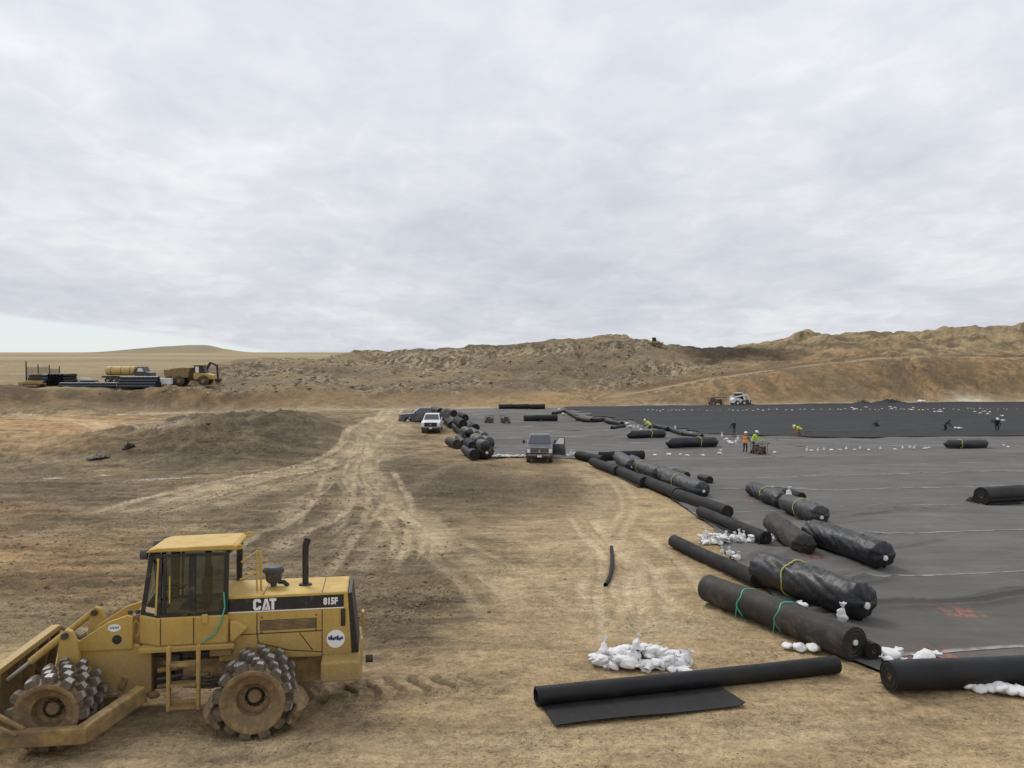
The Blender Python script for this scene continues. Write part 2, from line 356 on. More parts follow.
def build_ground():
    fine=np.linspace(math.radians(-41),math.radians(41),960); co=np.linspace(math.radians(41),math.radians(319),70)[1:]
    az=np.concatenate([fine,co]); 
    py=np.arange(905,424,-.92); r1=[]
    for p in py:
        h=(p-354)/FPX; D=5.55/(h-.046) if h>.046 else 999
        if D>62 or D<0: D=8.4/h
        r1.append(D)
    r1=np.array(r1); r1=r1[(r1>5.6)&(r1<96)]; r1=np.maximum.accumulate(r1)
    r=np.concatenate([[.4,2.5,4.5],r1,np.arange(96.6,205,.75),np.geomspace(207,900,60),np.geomspace(930,9000,46)]); r=np.unique(r)
    na=len(az); nr=len(r)
    A=np.concatenate([az,[az[0]+2*PI]]); R,AA=np.meshgrid(r,A,indexing='ij'); x=(R*np.sin(AA)).ravel(); y=(R*np.cos(AA)).ravel()
    z=land(x,y)
    sd=np.full(x.shape,50.); near=(y>3)&(y<150)&(np.abs(x)<160); sd[near]=sdpoly(x[near],y[near],POLY)
    out=sst(-.2,.5,sd); ins=1-sst(-.5,.15,sd)
    toe=np.interp(x,*TOE); hill=sst(-2,6,y-toe)
    # ---------------- colour of the soil
    tan=np.array([.43,.325,.20]); dust=np.array([.70,.58,.41]); dark=np.array([.135,.107,.072]); oran=np.array([.36,.235,.125]); 
    olive=np.array([.215,.172,.108]); grey=np.array([.24,.21,.16]); hcol=np.array([.27,.212,.13])
    C=np.tile(tan,(len(x),1))
    def mixc(w,c):
        w=np.clip(w,0,1)[:,None]; C[:]=C*(1-w)+c*w
    u=x/np.maximum(y,1)
    f1=fbm(x*.12,y*.09,4,3); f2=fbm(x*.5,y*.4,4,4); f3=fbm(x*1.7,y*1.3,4,6)
    rough=np.full(x.shape,.35); R_=R.ravel(); nzn=fbm(x*.25,y*.16,4,77)*1.1
    NI=np.where((R_<150)&(y>5)&(np.abs(u)<1.3))[0]; xN,yN,nN=x[NI],y[NI],nzn[NI]
    # left half: dark churned soil
    lw=sst(.02,-.18,u+f1*.25)*sst(13.5,19,y+f2*4)*(1-hill)*.85
    mixc(lw,olive*.92); rough=np.maximum(rough,lw*.9)
    for (a,b,c_,d,w,col,rg) in [(455,489,122,29,1.0,dark*.82,.9),(560,500,60,14,.4,dark,.8),(385,600,85,42,.85,dark*1.12,1.),(440,560,80,20,.35,dark,.8),(300,545,80,22,.6,dark*1.15,1.),
      (60,500,120,32,.85,dark*1.1,.9),(232,441,108,27,1.,dark*.72,1.),(170,492,120,16,.6,dark*1.2,.9),(280,520,60,22,.6,dark*1.2,.9),(30,560,130,30,.75,oran*.8,.9),(120,590,90,26,.45,oran*.75,.9),
      (15,512,60,8,.6,oran*.85,.8),(70,424,110,10,.9,oran*1.1,.3),(150,436,90,9,.7,oran,.4),(30,440,80,12,.6,oran*1.05,.4),(20,402,160,9,.7,dark*1.3,.9),
      (630,580,95,70,.5,tan*.80,.35),(420,690,130,12,.35,dark*1.3,1.),(610,700,200,30,.3,tan*1.08,.3),(640,480,50,18,.2,tan*1.1,.3),(250,720,260,16,.35,olive,.9),(80,660,130,40,.3,olive,.9)]:
        w_=np.zeros(len(x)); w_[NI]=zone(xN,yN,nN,a,b,c_,d)*w; w_*=(1-hill); mixc(w_,col); rough=np.maximum(rough,w_*rg)
    mw=np.exp(-(((x+26.5+f1*4)/12.)**2+((y-73-f1*5)/16.)**2)**2); mixc(mw*.97,dark*.72); mixc(mw*sst(.0,.15,f2)*.4,olive*.9); rough=np.maximum(rough,mw)
    # churned streaks along the working direction
    k4=fbm(x[NI]*.30+.4*f1[NI],y[NI]*1.7,4,91); k5=fbm(x[NI]*1.1,y[NI]*4.5,3,92); k6=fbm(x[NI]*.22,y[NI]*.5,4,93)
    sw=np.clip(.35+lw[NI]*.9,0,1)*(1-hill[NI]); C[NI]*=np.clip(1+sw*(1.15*k4+1.0*k5+.7*k6),.45,1.7)[:,None]
    # pale lanes
    tr=np.zeros(len(x)); rut=np.zeros(len(x)); I=np.where((y>8)&(y<135)&(np.abs(u)<1.2)&(sd>-2))[0]
    tn=fbm(x[I]*1.3,y[I]*.9,3,13); xI,yI=x[I],y[I]
    rt=random.Random(4); lines=[]
    for P,w,s in TRACKS:
        q=[tuple(hit(*p)[:2]) for p in P]; lines.append((q,w*1.1,s*.72,False))
        if s>=.35:
            for k in range(4 if s>.55 else 3):     # crisp single wheel marks in and beside the lane
                o=rt.uniform(-1.3,1.3)*(1 if w<.8 else 1.5); sk=rt.uniform(-.5,.5)
                lines.append(([(a+o+sk*n_/len(q),b+o*.4+rt.uniform(-.08,.08)) for n_,(a,b) in enumerate(q)],rt.uniform(.2,.42),min(.85,s*rt.uniform(.7,1.1)),True))
    for q,w,s,crisp in lines:
        q=smooth_line(q); xs=[p[0] for p in q]; ys=[p[1] for p in q]
        K=np.where((xI>min(xs)-2.5)&(xI<max(xs)+2.5)&(yI>min(ys)-2.5)&(yI<max(ys)+2.5))[0]
        if len(K)==0: continue
        d,sa=pseg_(xI[K],yI[K],q); d0=d; d=d+tn[K]*(w*.8 if not crisp else .06)
        gap=.75+.35*np.sin(sa*.9+len(q))*np.sin(sa*.37+w*9)
        end=sst(0,2.5,sa)*(1-sst(max(sa.max()-2.5,.1),max(sa.max(),.2),sa))
        e=np.exp(-(d/(w*.55))**(4 if crisp else 2))*s*np.clip(gap,.15,1.1)*end
        if crisp: e*=.86+.14*np.sign(np.sin(sa*2*PI/.24+d0*9)+.3)
        II=I[K]; tr[II]=np.maximum(tr[II],e)
        edge_=np.exp(-((d0-w*.8)/(w*.35))**2)
        rut[II]+=end*s*(-.03*np.exp(-(d/(w*.6))**4)+.018*edge_*crisp+.006*np.sign(np.sin(sa*2*PI/.24+d0*9))*np.exp(-(d/(w*.5))**4)*crisp)
    mixc(tr*(.8+.5*f3),dust); rough*=1-.45*np.clip(tr,0,1)
    # pale streaks left
    for P,w in [([(128,481),(150,479),(190,478)],.18),([(45,479),(60,478)],.22),([(95,476),(110,475)],.12)]:
        d,_=pseg(x,y,[tuple(hit(*p)[:2]) for p in P]); mixc(np.exp(-(d/w)**2)*.9,np.array([.62,.60,.58]))
    # the hill: weathered tan, dark dumped bands, orange cut face on the right
    h1=fbm(x*.06,y*.10,4,15); h2=fbm(x*.35,y*.3,4,16); h3=fbm(x*1.6,y*1.0,4,17,.65)
    mixc(hill,hcol); mixc(hill*sst(0,.16,h1+.03)*.75,dark*1.25); mixc(hill*sst(0.02,.18,-h1)*.5,tan*.8); mixc(hill*sst(0.05,.25,h2)*.4,grey*1.15); mixc(hill*sst(.02,.2,-h2)*.45,dark*1.0); rub=sst(-.10,.10,fbm(x*.09,y*.12,3,18)); mixc(hill*sst(.0,.12,h3)*.85*rub,dark*.6); mixc(hill*sst(.05,.17,-h3)*.7*rub,grey*2.0)
    zz=z
    # left bank strips
    mixc(hill*sst(-8,-20,x)*np.exp(-((zz-1.6)/.7)**2)*.55,oran*1.1); mixc(hill*sst(-45,-60,x)*(1-sst(150,170,y))*.5,dark*1.2)
    mixc(hill*sst(-25,5,x)*(1-sst(5,30,x))*np.exp(-((zz-.9)/.8)**2)*.7,oran*1.35)
    ro=np.interp(x,ROAD[0],ROAD[1],left=0); face=hill*sst(14,34,x)*np.where(zz<ro-.15,1,0)
    rill=fbm(x*.55+f2*2.2+f1*3,y*.06,4,19)*(.35+1.3*np.clip(.5+2*fbm(x*.05,y*.05,2,23),0,1)); big=fbm(x*.07,y*.03,3,20)
    mixc(face*.85,oran*.98); mixc(face*sst(0.,.16,rill)*.7,dark*1.05); mixc(face*sst(.04,.2,-rill)*.4,oran*1.35); mixc(face*sst(.0,.25,big)*.6,oran*1.15); mixc(face*sst(.0,.15,h3)*.5,dark); mixc(face*sst(.03,.2,-big)*.6,olive*1.0); mixc(face*sst(.02,.16,h2)*.45,dark*1.1); mixc(face*np.exp(-(zz/1.0)**2)*.5,dark*1.2)
    y1=toe+14; onroad=hill*sst(10,24,x)*np.exp(-((y-(y1+3+f1*3))/2.2)**2)
    mixc(onroad*.6,tan*1.1); mixc(hill*sst(14,30,x)*np.exp(-((y-(y1+7.5))/1.8)**2)*.85,np.array([.17,.09,.045]))
    up=hill*sst(30,55,x)*sst(6,14,y-y1); mixc(up*.6,np.array([.33,.25,.14])); mixc(up*sst(.02,.16,h1)*.7,oran*.95); mixc(up*sst(.02,.16,-h2)*.7,dark*1.05); mixc(up*sst(.04,.16,h3)*.5,dark*.8); mixc(up*sst(.06,.2,h2)*.5,tan*1.1)
    # dark tip of fresh soil on the crest, right of the machine
    tip=hill*np.exp(-(((x-at(722,182))/11.5)**2)**2)*sst(6.3,7.6,zz+h2*2)*sst(150,162,y); mixc(tip,np.array([.055,.04,.028]))
    mixc(hill*np.exp(-((x-at(500,185))/14)**2)*np.exp(-((y-184)/5)**2)*.8,dark*.8)
    # pale strip at the far edge of the black liner
    mixc(np.exp(-((y-118.7-SL*x-1.1)/.8)**2)*sst(-14,5,x)*.8,np.array([.5,.44,.35]))
    mixc(np.exp(-((y-118.7-SL*x-2.2)/2.)**2-((x-80)/4)**2)*.9,np.array([.62,.56,.46]))
    # plain beyond
    pl=sst(215,300,y)*(R.ravel()>200)
    st=fbm(x*.006,y*.012,4,51); mixc(pl,np.array([.33,.265,.165])); mixc(pl*sst(0,.15,st)*.6,np.array([.20,.175,.12])); mixc(pl*sst(.02,.2,-st)*.5,np.array([.42,.34,.22]))
    mixc(pl*np.exp(-((y-1500)/170)**2)*(np.abs(x+630)<330)*np.clip((zz-10)/6,0,1)*.6,np.array([.22,.185,.14]))
    C*= (1-.14*hill*(1-sst(200,300,R_)))[:,None]
    mixc(hill*sst(-28,-46,x)*(1-sst(7,10,y-toe))*.85,np.array([.115,.082,.05])); mixc(hill*sst(-28,-46,x)*(1-sst(7,10,y-toe))*sst(.0,.14,h2)*.6,oran*.9)
    yard=sst(-58,-76,x)*sst(7,13,y-toe)*(1-pl); mixc(yard*.9,np.array([.33,.26,.16])); mixc(yard*sst(0,.12,h1)*.5,olive)
    C*=np.array([1.03,1.0,.91])
    # ---------------- small relief
    rough=np.where(hill>.2,.9,rough); rough=rough*out
    for (fa,fb,fw) in (((552,712),(728,694),1.1),((540,697),(836,664),.5),((610,666),(672,668),.8)):
        P0,P1=hit(*fa),hit(*fb); d,_=pseg(x,y,[(P0.x,P0.y),(P1.x,P1.y)]); k_=1-.92*np.exp(-(d/fw)**4); rough*=k_; rut*=k_
    mid=1-sst(85,130,R.ravel())
    z=z+rough*mid*(.22*fbm(x*1.1,y*1.1,4,70)+.16*np.maximum(fbm(x*3.1,y*3.1,3,71),-.1)+.07*fbm(x*9,y*9,2,72))
    z=z+rut*out
    # drum prints the compactor left behind it
    a=hit(318,694); b=hit(552,680); ex=np.array([b.x-a.x,b.y-a.y]); l=np.hypot(*ex); ex/=l
    bn=fbm(x*1.4,y*1.4,3,95)
    for off,wid in ((.1,.55),):
        s_=(x-a.x)*ex[0]+(y-a.y)*ex[1]; t_=-(x-a.x)*ex[1]+(y-a.y)*ex[0]-off
        w=np.exp(-(t_/wid)**6)*sst(-.6,.2,s_)*(1-sst(l*.75,l,s_)); row=np.round(t_/.22)
        p=np.clip(np.cos((s_+.35*bn+.12*np.sin(t_*5))*2*PI/.46)*1.6+bn*2.2,0,1)*np.clip(.75+1.5*bn,0,1)
        z=z-w*(.11*p-.04)
        mixc(w*p*.8,dark*1.0); mixc(w*(1-p)*.2,olive)
    # belted tread print diagonal through the dark patch
    for P in ([(300,655),(380,622),(470,585),(560,548)],[(300,635),(360,612),(440,580)]):
        q=smooth_line([tuple(hit(*p)[:2]) for p in P]); d,sa=pseg(x,y,q); w=np.exp(-(d/.35)**6); z=z+w*(.02*np.sign(np.sin(sa*2*PI/.2)))
    # hill relief
    yk=1-.9*yard
    gul=np.abs(fbm(x*.10+.3*h2,y*.025,3,88)); z=z+yk*hill*(1-sst(230,300,R.ravel()))*(2.4*fbm(x*.12,y*.12,4,80)+.9*fbm(x*.5,y*.4,4,81)*(.2+rub)-2.2*np.maximum(0,.10-gul)*sst(3,9,z)*3)*(1-.75*np.maximum(face,sst(8,20,x)*np.exp(-((y-y1-3)/7.)**2)))
    z=z+face*(1.2*rill*np.clip((ro-zz)/2,0,1))*np.clip(zz/1.5,0,1)
    z=z-ins*.16-.0*out
    P=np.stack([x,y,z],1)
    me=grid_mesh('ground',P,nr,na+1)
    # grid_mesh faces: make them point up
    ca=me.color_attributes.new('soil_colour','FLOAT_COLOR','POINT'); ca.data.foreach_set('color',np.concatenate([C,np.ones((len(C),1))],1).astype(np.float32).ravel())
    ra=me.attributes.new('rough','FLOAT','POINT'); ra.data.foreach_set('value',rough.astype(np.float32))
    me.flip_normals(); me.materials.append(SOIL); o=link('ground',me); o['kind']='structure'; return o
ground=build_ground()
# ------------------------------------------------------------ the two liners, panel by panel
def liner_mat(name,c0,c1,seam,rough,spec,amount):
    g=G(name); n=g.noise(.35,5,.6); n2=g.noise(9,5,.65,sc=(.5,1.4,1)); n3=g.noise(220,2,.5); n4=g.noise(.9,6,.7,sc=(.25,1.1,1),rot=(0,0,.165))
    c=g.mix(g.ramp(g.math('ADD',g.math('MULTIPLY',n,.4),g.math('ADD',g.math('MULTIPLY',n4,.4),g.math('MULTIPLY',n2,.2))),(.36,0.),(.64,1.)),c0,c1)
    c=g.mix(g.math('MULTIPLY',g.ramp(g.noise(.5,7,.7,dist=.6),(.55,0.),(.75,1.)),amount),c,(.33,.27,.19))
    oi=g.N.new('ShaderNodeObjectInfo'); tn=g.N.new('ShaderNodeMapRange'); g.L.new(oi.outputs['Random'],tn.inputs[0]); tn.inputs[3].default_value=.86; tn.inputs[4].default_value=1.12
    vs=g.N.new('ShaderNodeVectorMath'); vs.operation='SCALE'; g.L.new(c,vs.inputs[0]); g.L.new(tn.outputs[0],vs.inputs['Scale']); c=vs.outputs[0]
    s=g.attr('seam').outputs['Fac']; sn=g.ramp(g.noise(3.5,3,.6),(.35,.15),(.6,1.))
    c=g.mix(g.math('MULTIPLY',g.math('MULTIPLY',s,sn),.85),c,seam)
    m=g.attr('spray').outputs['Fac']; c=g.mix(g.math('MULTIPLY',m,g.ramp(g.noise(7,5,.75,sc=(1,.5,1)),(.46,0.),(.60,.85))),c,(.55,.17,.085))
    return g.out(c,rough,g.bump(n3,.35,.004,g.bump(n2,.3,.02)),0.,spec)
GREYL=liner_mat('grey_geotextile',(.088,.083,.076),(.145,.137,.125),(.38,.365,.335),.85,.3,.16)
DARKL=liner_mat('black_geomembrane',(.013,.0135,.015),(.024,.0245,.027),(.09,.09,.09),.7,.22,.04)
ec=np.array([p.y-SL*p.x for p in EDGE]); exx=np.array([p.x for p in EDGE]); 
def xleft_grey(c):
    o=np.argsort(ec); return np.interp(c,ec[o],exx[o])
DC=np.array([68,69.5,72,75.4,84.8,94,102,118.7]); DX=np.array([60,36,28,21.3,15.6,14.2,10.6,7.5])
def wrinkle(x,y,amp,s):
    far=np.clip(y/30,1,2.6); t=0
    for ang,fu,fv,ph,wt in ((-.30,.06,.42,0,1.),(.10,.05,.55,40,.8),(-.55,.07,.34,80,.6)):
        c=math.cos(ang); d=math.sin(ang); u=x*c-y*d; v=x*d+y*c
        w=fbm(u*fu+ph,v*fv+.45*fbm(x*.25,y*.25,2,s+5),2,s+ph); m=sst(-.06,.12,fbm(u*.09+ph,v*.25,2,s+9+ph))
        for o in (0.,.12,-.14): t=t+wt*m*(1 if o==0 else .6)*np.maximum(0,1-np.abs(w-o)*(11/far))**1.6
    return amp*(1-.55*sst(34,60,y))*(1.5*t+1.0*fbm(x*.35,y*.9,3,s+3)+.6*fbm(x*.16,y*.2,2,s+7))
SPRAY=[(962,614,.42),(815,560,.3),(748,503,.3),(945,662,.6)]
SPR=[(hit(a,b),r) for a,b,r in SPRAY]
def panel(root,c0,c1,xl,xr,lift,mat,amp,seed,dx,dv):
    nv=max(8,int((c1-c0)/dv)); c=np.linspace(c0,c1,nv); xl_=np.array([xl(v) for v in c]); nu=max(12,int((xr-xl_.min())/dx))
    u=np.linspace(0,1,nu); uu,cc=np.meshgrid(u,c,indexing='ij'); X0=np.tile(xl_,(nu,1)); 
    X=X0+(xr-X0)*uu**1.25; Y=cc+SL*X; x=X.ravel(); y=Y.ravel()
    jag=.10*fbm(x*.8,y*0+seed,3,seed)
    t=(cc.ravel()-c0)/(c1-c0)
    fade=np.minimum(sst(0,.6,(x-X0.ravel())),1)
    z=base(y)+.03+.010*(1-t)+(lift-.03)*.2+wrinkle(x,y,amp,90)*(.25+.75*fade)
    z=np.maximum(z,base(y)-.03)
    y=y+np.where((t<.001)|(t>.999),jag,0)
    me=grid_mesh('liner_panel',np.stack([x,y,z],1),nu,nv); me.flip_normals() if me.polygons[0].normal.z<0 else None
    at_=me.attributes.new('seam','FLOAT','POINT'); at_.data.foreach_set('value',sst((.15+dv*.6)/(c1-c0),(.04+dv*.4)/(c1-c0),t).astype(np.float32))
    sp=np.zeros(len(x))
    for p,r in SPR: sp=np.maximum(sp,np.exp(-((x-p.x)/r)**2-((y-p.y)/(r*.9))**2))
    a2=me.attributes.new('spray','FLOAT','POINT'); a2.data.foreach_set('value',sp.astype(np.float32))
    me.materials.append(mat); o=link('liner_panel',me,root); return o
PITCH=6.1
grey=thing('geotextile_liner','broad grey liner laid in long seamed strips over the cell floor','liner')
k=0; c=13.2; edges=[13.1,14.4]
while edges[-1]<112: edges.append(edges[-1]+PITCH)
edges[-1]=118.6
for k in range(len(edges)-1):
    c0,c1=edges[k],edges[k+1]; y0=c0
    xr=float(np.interp(c1,DC,DX))+4 if c0>72 else .86*c1+8
    d=max(.10,c0*.0052)
    panel(grey,c0-.06,c1+.10,xleft_grey,xr,.035 if k%2 else .022,GREYL,.115,k,d,.05 if c0<34 else d)
black=thing('geomembrane_liner','smooth black liner laid in long strips along the far side of the cell','liner')
e2=[68.2,75.4]
while e2[-1]<112: e2.append(e2[-1]+PITCH)
e2[-1]=118.8
for k in range(len(e2)-1):
    c0,c1=e2[k],e2[k+1]
    if k==0: f=lambda v: float(np.interp(v,DC,DX))
    else:
        xe=float(np.interp((c0+c1)/2,DC,DX)); f=lambda v,xe=xe: xe+.5*math.sin(v*1.7)
    panel(black,c0-.06,c1+.12,f,.80*c1+22,.55,DARKL,.07,30+k,.42,.42)
# ------------------------------------------------------------ shared materials
def plastic_mat(name,col,rough,dustamt,spec=.5,crease=0.,fine=0.):
    g=G(name); n=g.noise(3.,5,.6); d=g.noise(1.6,7,.7,dist=.7); d2=g.noise(11,5,.7,sc=(.4,1,1))
    c=g.mix(g.ramp(n,(.3,0.),(.7,1.)),tuple(v*.7 for v in col),tuple(v*1.35 for v in col))
    f=g.math('MULTIPLY',g.ramp(d,(.52,0.),(.72,1.)),g.ramp(d2,(.35,.3),(.65,1.)))
    c=g.mix(g.math('MULTIPLY',f,dustamt),c,(.30,.235,.155))
    h=g.noise(5,4,.5,sc=(2.2,.5,.5),dist=1.6) if crease else g.noise(16,4,.6,sc=(.5,1,1)); b=g.bump(h,.5,max(crease,.003)); b=g.bump(g.noise(150,2,.6),.3,.003,b)
    return g.out(c,g.ramp(d,(.45,rough),(.75,min(1,rough+.3))),b,0.,spec)
M={}
M['roll']=plastic_mat('black_sheet',(.0105,.0105,.011),.5,.06,.33)
M['roll_matt']=plastic_mat('matt_black_sheet',(.017,.017,.017),.72,.07,.28)
M['roll_dusty']=plastic_mat('dusty_black_sheet',(.028,.026,.023),.65,.45,.35)
M['wrap']=plastic_mat('black_wrap',(.013,.014,.017),.41,.08,.45,.03)
M['wrap_grey']=plastic_mat('grey_black_wrap',(.032,.034,.036),.45,.16,.45,.03)
M['core']=simple('cardboard_core',(.22,.13,.075),.8)
M['plug']=simple('white_plug',(.72,.70,.64),.6,var=.1)
M['green']=simple('green_strap',(.06,.36,.25),.6); M['ystrap']=simple('yellow_strap',(.52,.47,.11),.6)
M['bag']=None
def bag_mat():
    g=G('white_sandbag'); n=g.noise(9,5,.65); c=g.mix(g.ramp(n,(.35,0.),(.7,1.)),(.70,.69,.68),(.86,.855,.85))
    d=g.noise(3.1,5,.7); oi=g.N.new('ShaderNodeObjectInfo')
    c=g.mix(g.math('MULTIPLY',g.ramp(d,(.55,0.),(.75,1.)),.3),c,(.48,.40,.29)); c=g.mix(g.math('MULTIPLY',oi.outputs['Random'],.22),c,(.55,.52,.48))
    return g.out(c,.75,g.bump(g.noise(10,4,.6,dist=.8),.5,.03),0.,.3)
M['bag']=bag_mat()
def yellow_mat():
    g=G('worn_yellow_paint'); n=g.noise(2.4,6,.62); f=g.noise(26,4,.7); z=g.sep()[2]
    c=g.mix(g.ramp(n,(.32,0.),(.68,1.)),(.44,.278,.052),(.60,.41,.105))
    st=g.ramp(g.noise(5,6,.7,sc=(3.2,3.2,.35),dist=.4),(.52,0.),(.72,1.)); c=g.mix(g.math('MULTIPLY',st,.30),c,(.27,.185,.085))
    lowz=g.math('SUBTRACT',2.0,z); lowz=g.math('MULTIPLY',lowz,.75,clamp=True)
    md=g.math('MULTIPLY',g.ramp(g.math('ADD',g.math('MULTIPLY',n,.4),g.math('MULTIPLY',f,.6)),(.30,0.),(.55,1.)),lowz)
    c=g.mix(g.math('MULTIPLY',md,.9),c,(.235,.165,.095))
    ch=g.ramp(g.noise(13,6,.75,dist=.5),(.66,0.),(.69,1.)); c=g.mix(g.math('MULTIPLY',ch,.55),c,(.10,.062,.035))
    return g.out(c,g.ramp(f,(.3,.42),(.7,.7)),g.bump(f,.15,.01),0.,.4)
M['yel']=yellow_mat()
M['mudyel']=simple('muddy_yellow_steel',(.29,.185,.06),.8,var=.5,scale=5,dust=.75,dustcol=(.145,.105,.064),bump=.04)
M['drum']=simple('muddy_drum_steel',(.24,.16,.07),.85,var=.5,scale=9,dust=.75,dustcol=(.165,.12,.072),bump=.05)
M['mud']=simple('mud',(.22,.15,.085),.95,var=.4,scale=14,bump=.06)
M['steel']=simple('dark_grimy_steel',(.055,.048,.042),.7,.3,var=.4,scale=9,dust=.5,dustcol=(.16,.115,.07))
M['worn']=simple('worn_bright_steel',(.34,.325,.30),.55,.3,var=.2,scale=20)
M['tipgrey']=simple('scuffed_tip_steel',(.092,.079,.062),.75,.15,var=.45,scale=11,dust=.65,dustcol=(.19,.135,.08))
M['black']=simple('black_paint',(.016,.016,.017),.45,dust=.2); M['rubber']=simple('rubber',(.02,.02,.02),.85,dust=.5)
M['white']=simple('white_paint',(.78,.78,.77),.5,var=.06); M['dgrey']=simple('dark_grey_plastic',(.05,.055,.06),.5,dust=.25)
M['seat']=simple('seat_cloth',(.03,.03,.033),.9)
def glass_mat(name,tint,tr):
    m=bpy.data.materials.new(name); m.use_nodes=True; N=m.node_tree.nodes; L=m.node_tree.links
    t=N.new('ShaderNodeBsdfTransparent'); t.inputs[0].default_value=tint+(1,); gl=N.new('ShaderNodeBsdfGlossy'); gl.inputs['Roughness'].default_value=.04
    fr=N.new('ShaderNodeFresnel'); fr.inputs[0].default_value=1.5; mx=N.new('ShaderNodeMixShader'); ad=N.new('ShaderNodeMath'); ad.operation='ADD'; ad.inputs[1].default_value=tr; L.new(fr.outputs[0],ad.inputs[0])
    L.new(ad.outputs[0],mx.inputs[0]); L.new(t.outputs[0],mx.inputs[1]); L.new(gl.outputs[0],mx.inputs[2]); L.new(mx.outputs[0],N['Material Output'].inputs[0]); return m
M['glass']=glass_mat('cab_glass',(.60,.65,.64),.04)
M['carglass']=simple('tinted_car_glass',(.035,.042,.05),.06,spec=.9,var=.05)
def text_mesh(name,txt,h,mat,parent,loc,rot,sx=1.,bold=.0,ext=.002):
    cu=bpy.data.curves.new(name,'FONT'); cu.body=txt; cu.size=1; cu.offset=bold; cu.extrude=0; cu.resolution_u=4
    t=bpy.data.objects.new(name,cu); COL.objects.link(t); dg=bpy.context.evaluated_depsgraph_get(); dg.update()
    me=bpy.data.meshes.new_from_object(t.evaluated_get(dg)); bpy.data.objects.remove(t)
    n=len(me.vertices); co=np.zeros(n*3); me.vertices.foreach_get('co',co); co=co.reshape(-1,3); mn=co.min(0); mx=co.max(0); s=h/(mx[1]-mn[1])
    co=(co-mn)*s; co[:,0]*=sx; me.vertices.foreach_set('co',co.astype(np.float32).ravel()); me.update(); me.materials.clear(); me.materials.append(mat)
    o=link(name,me,parent); o.location=loc; o.rotation_euler=rot; return o,co[:,0].max()
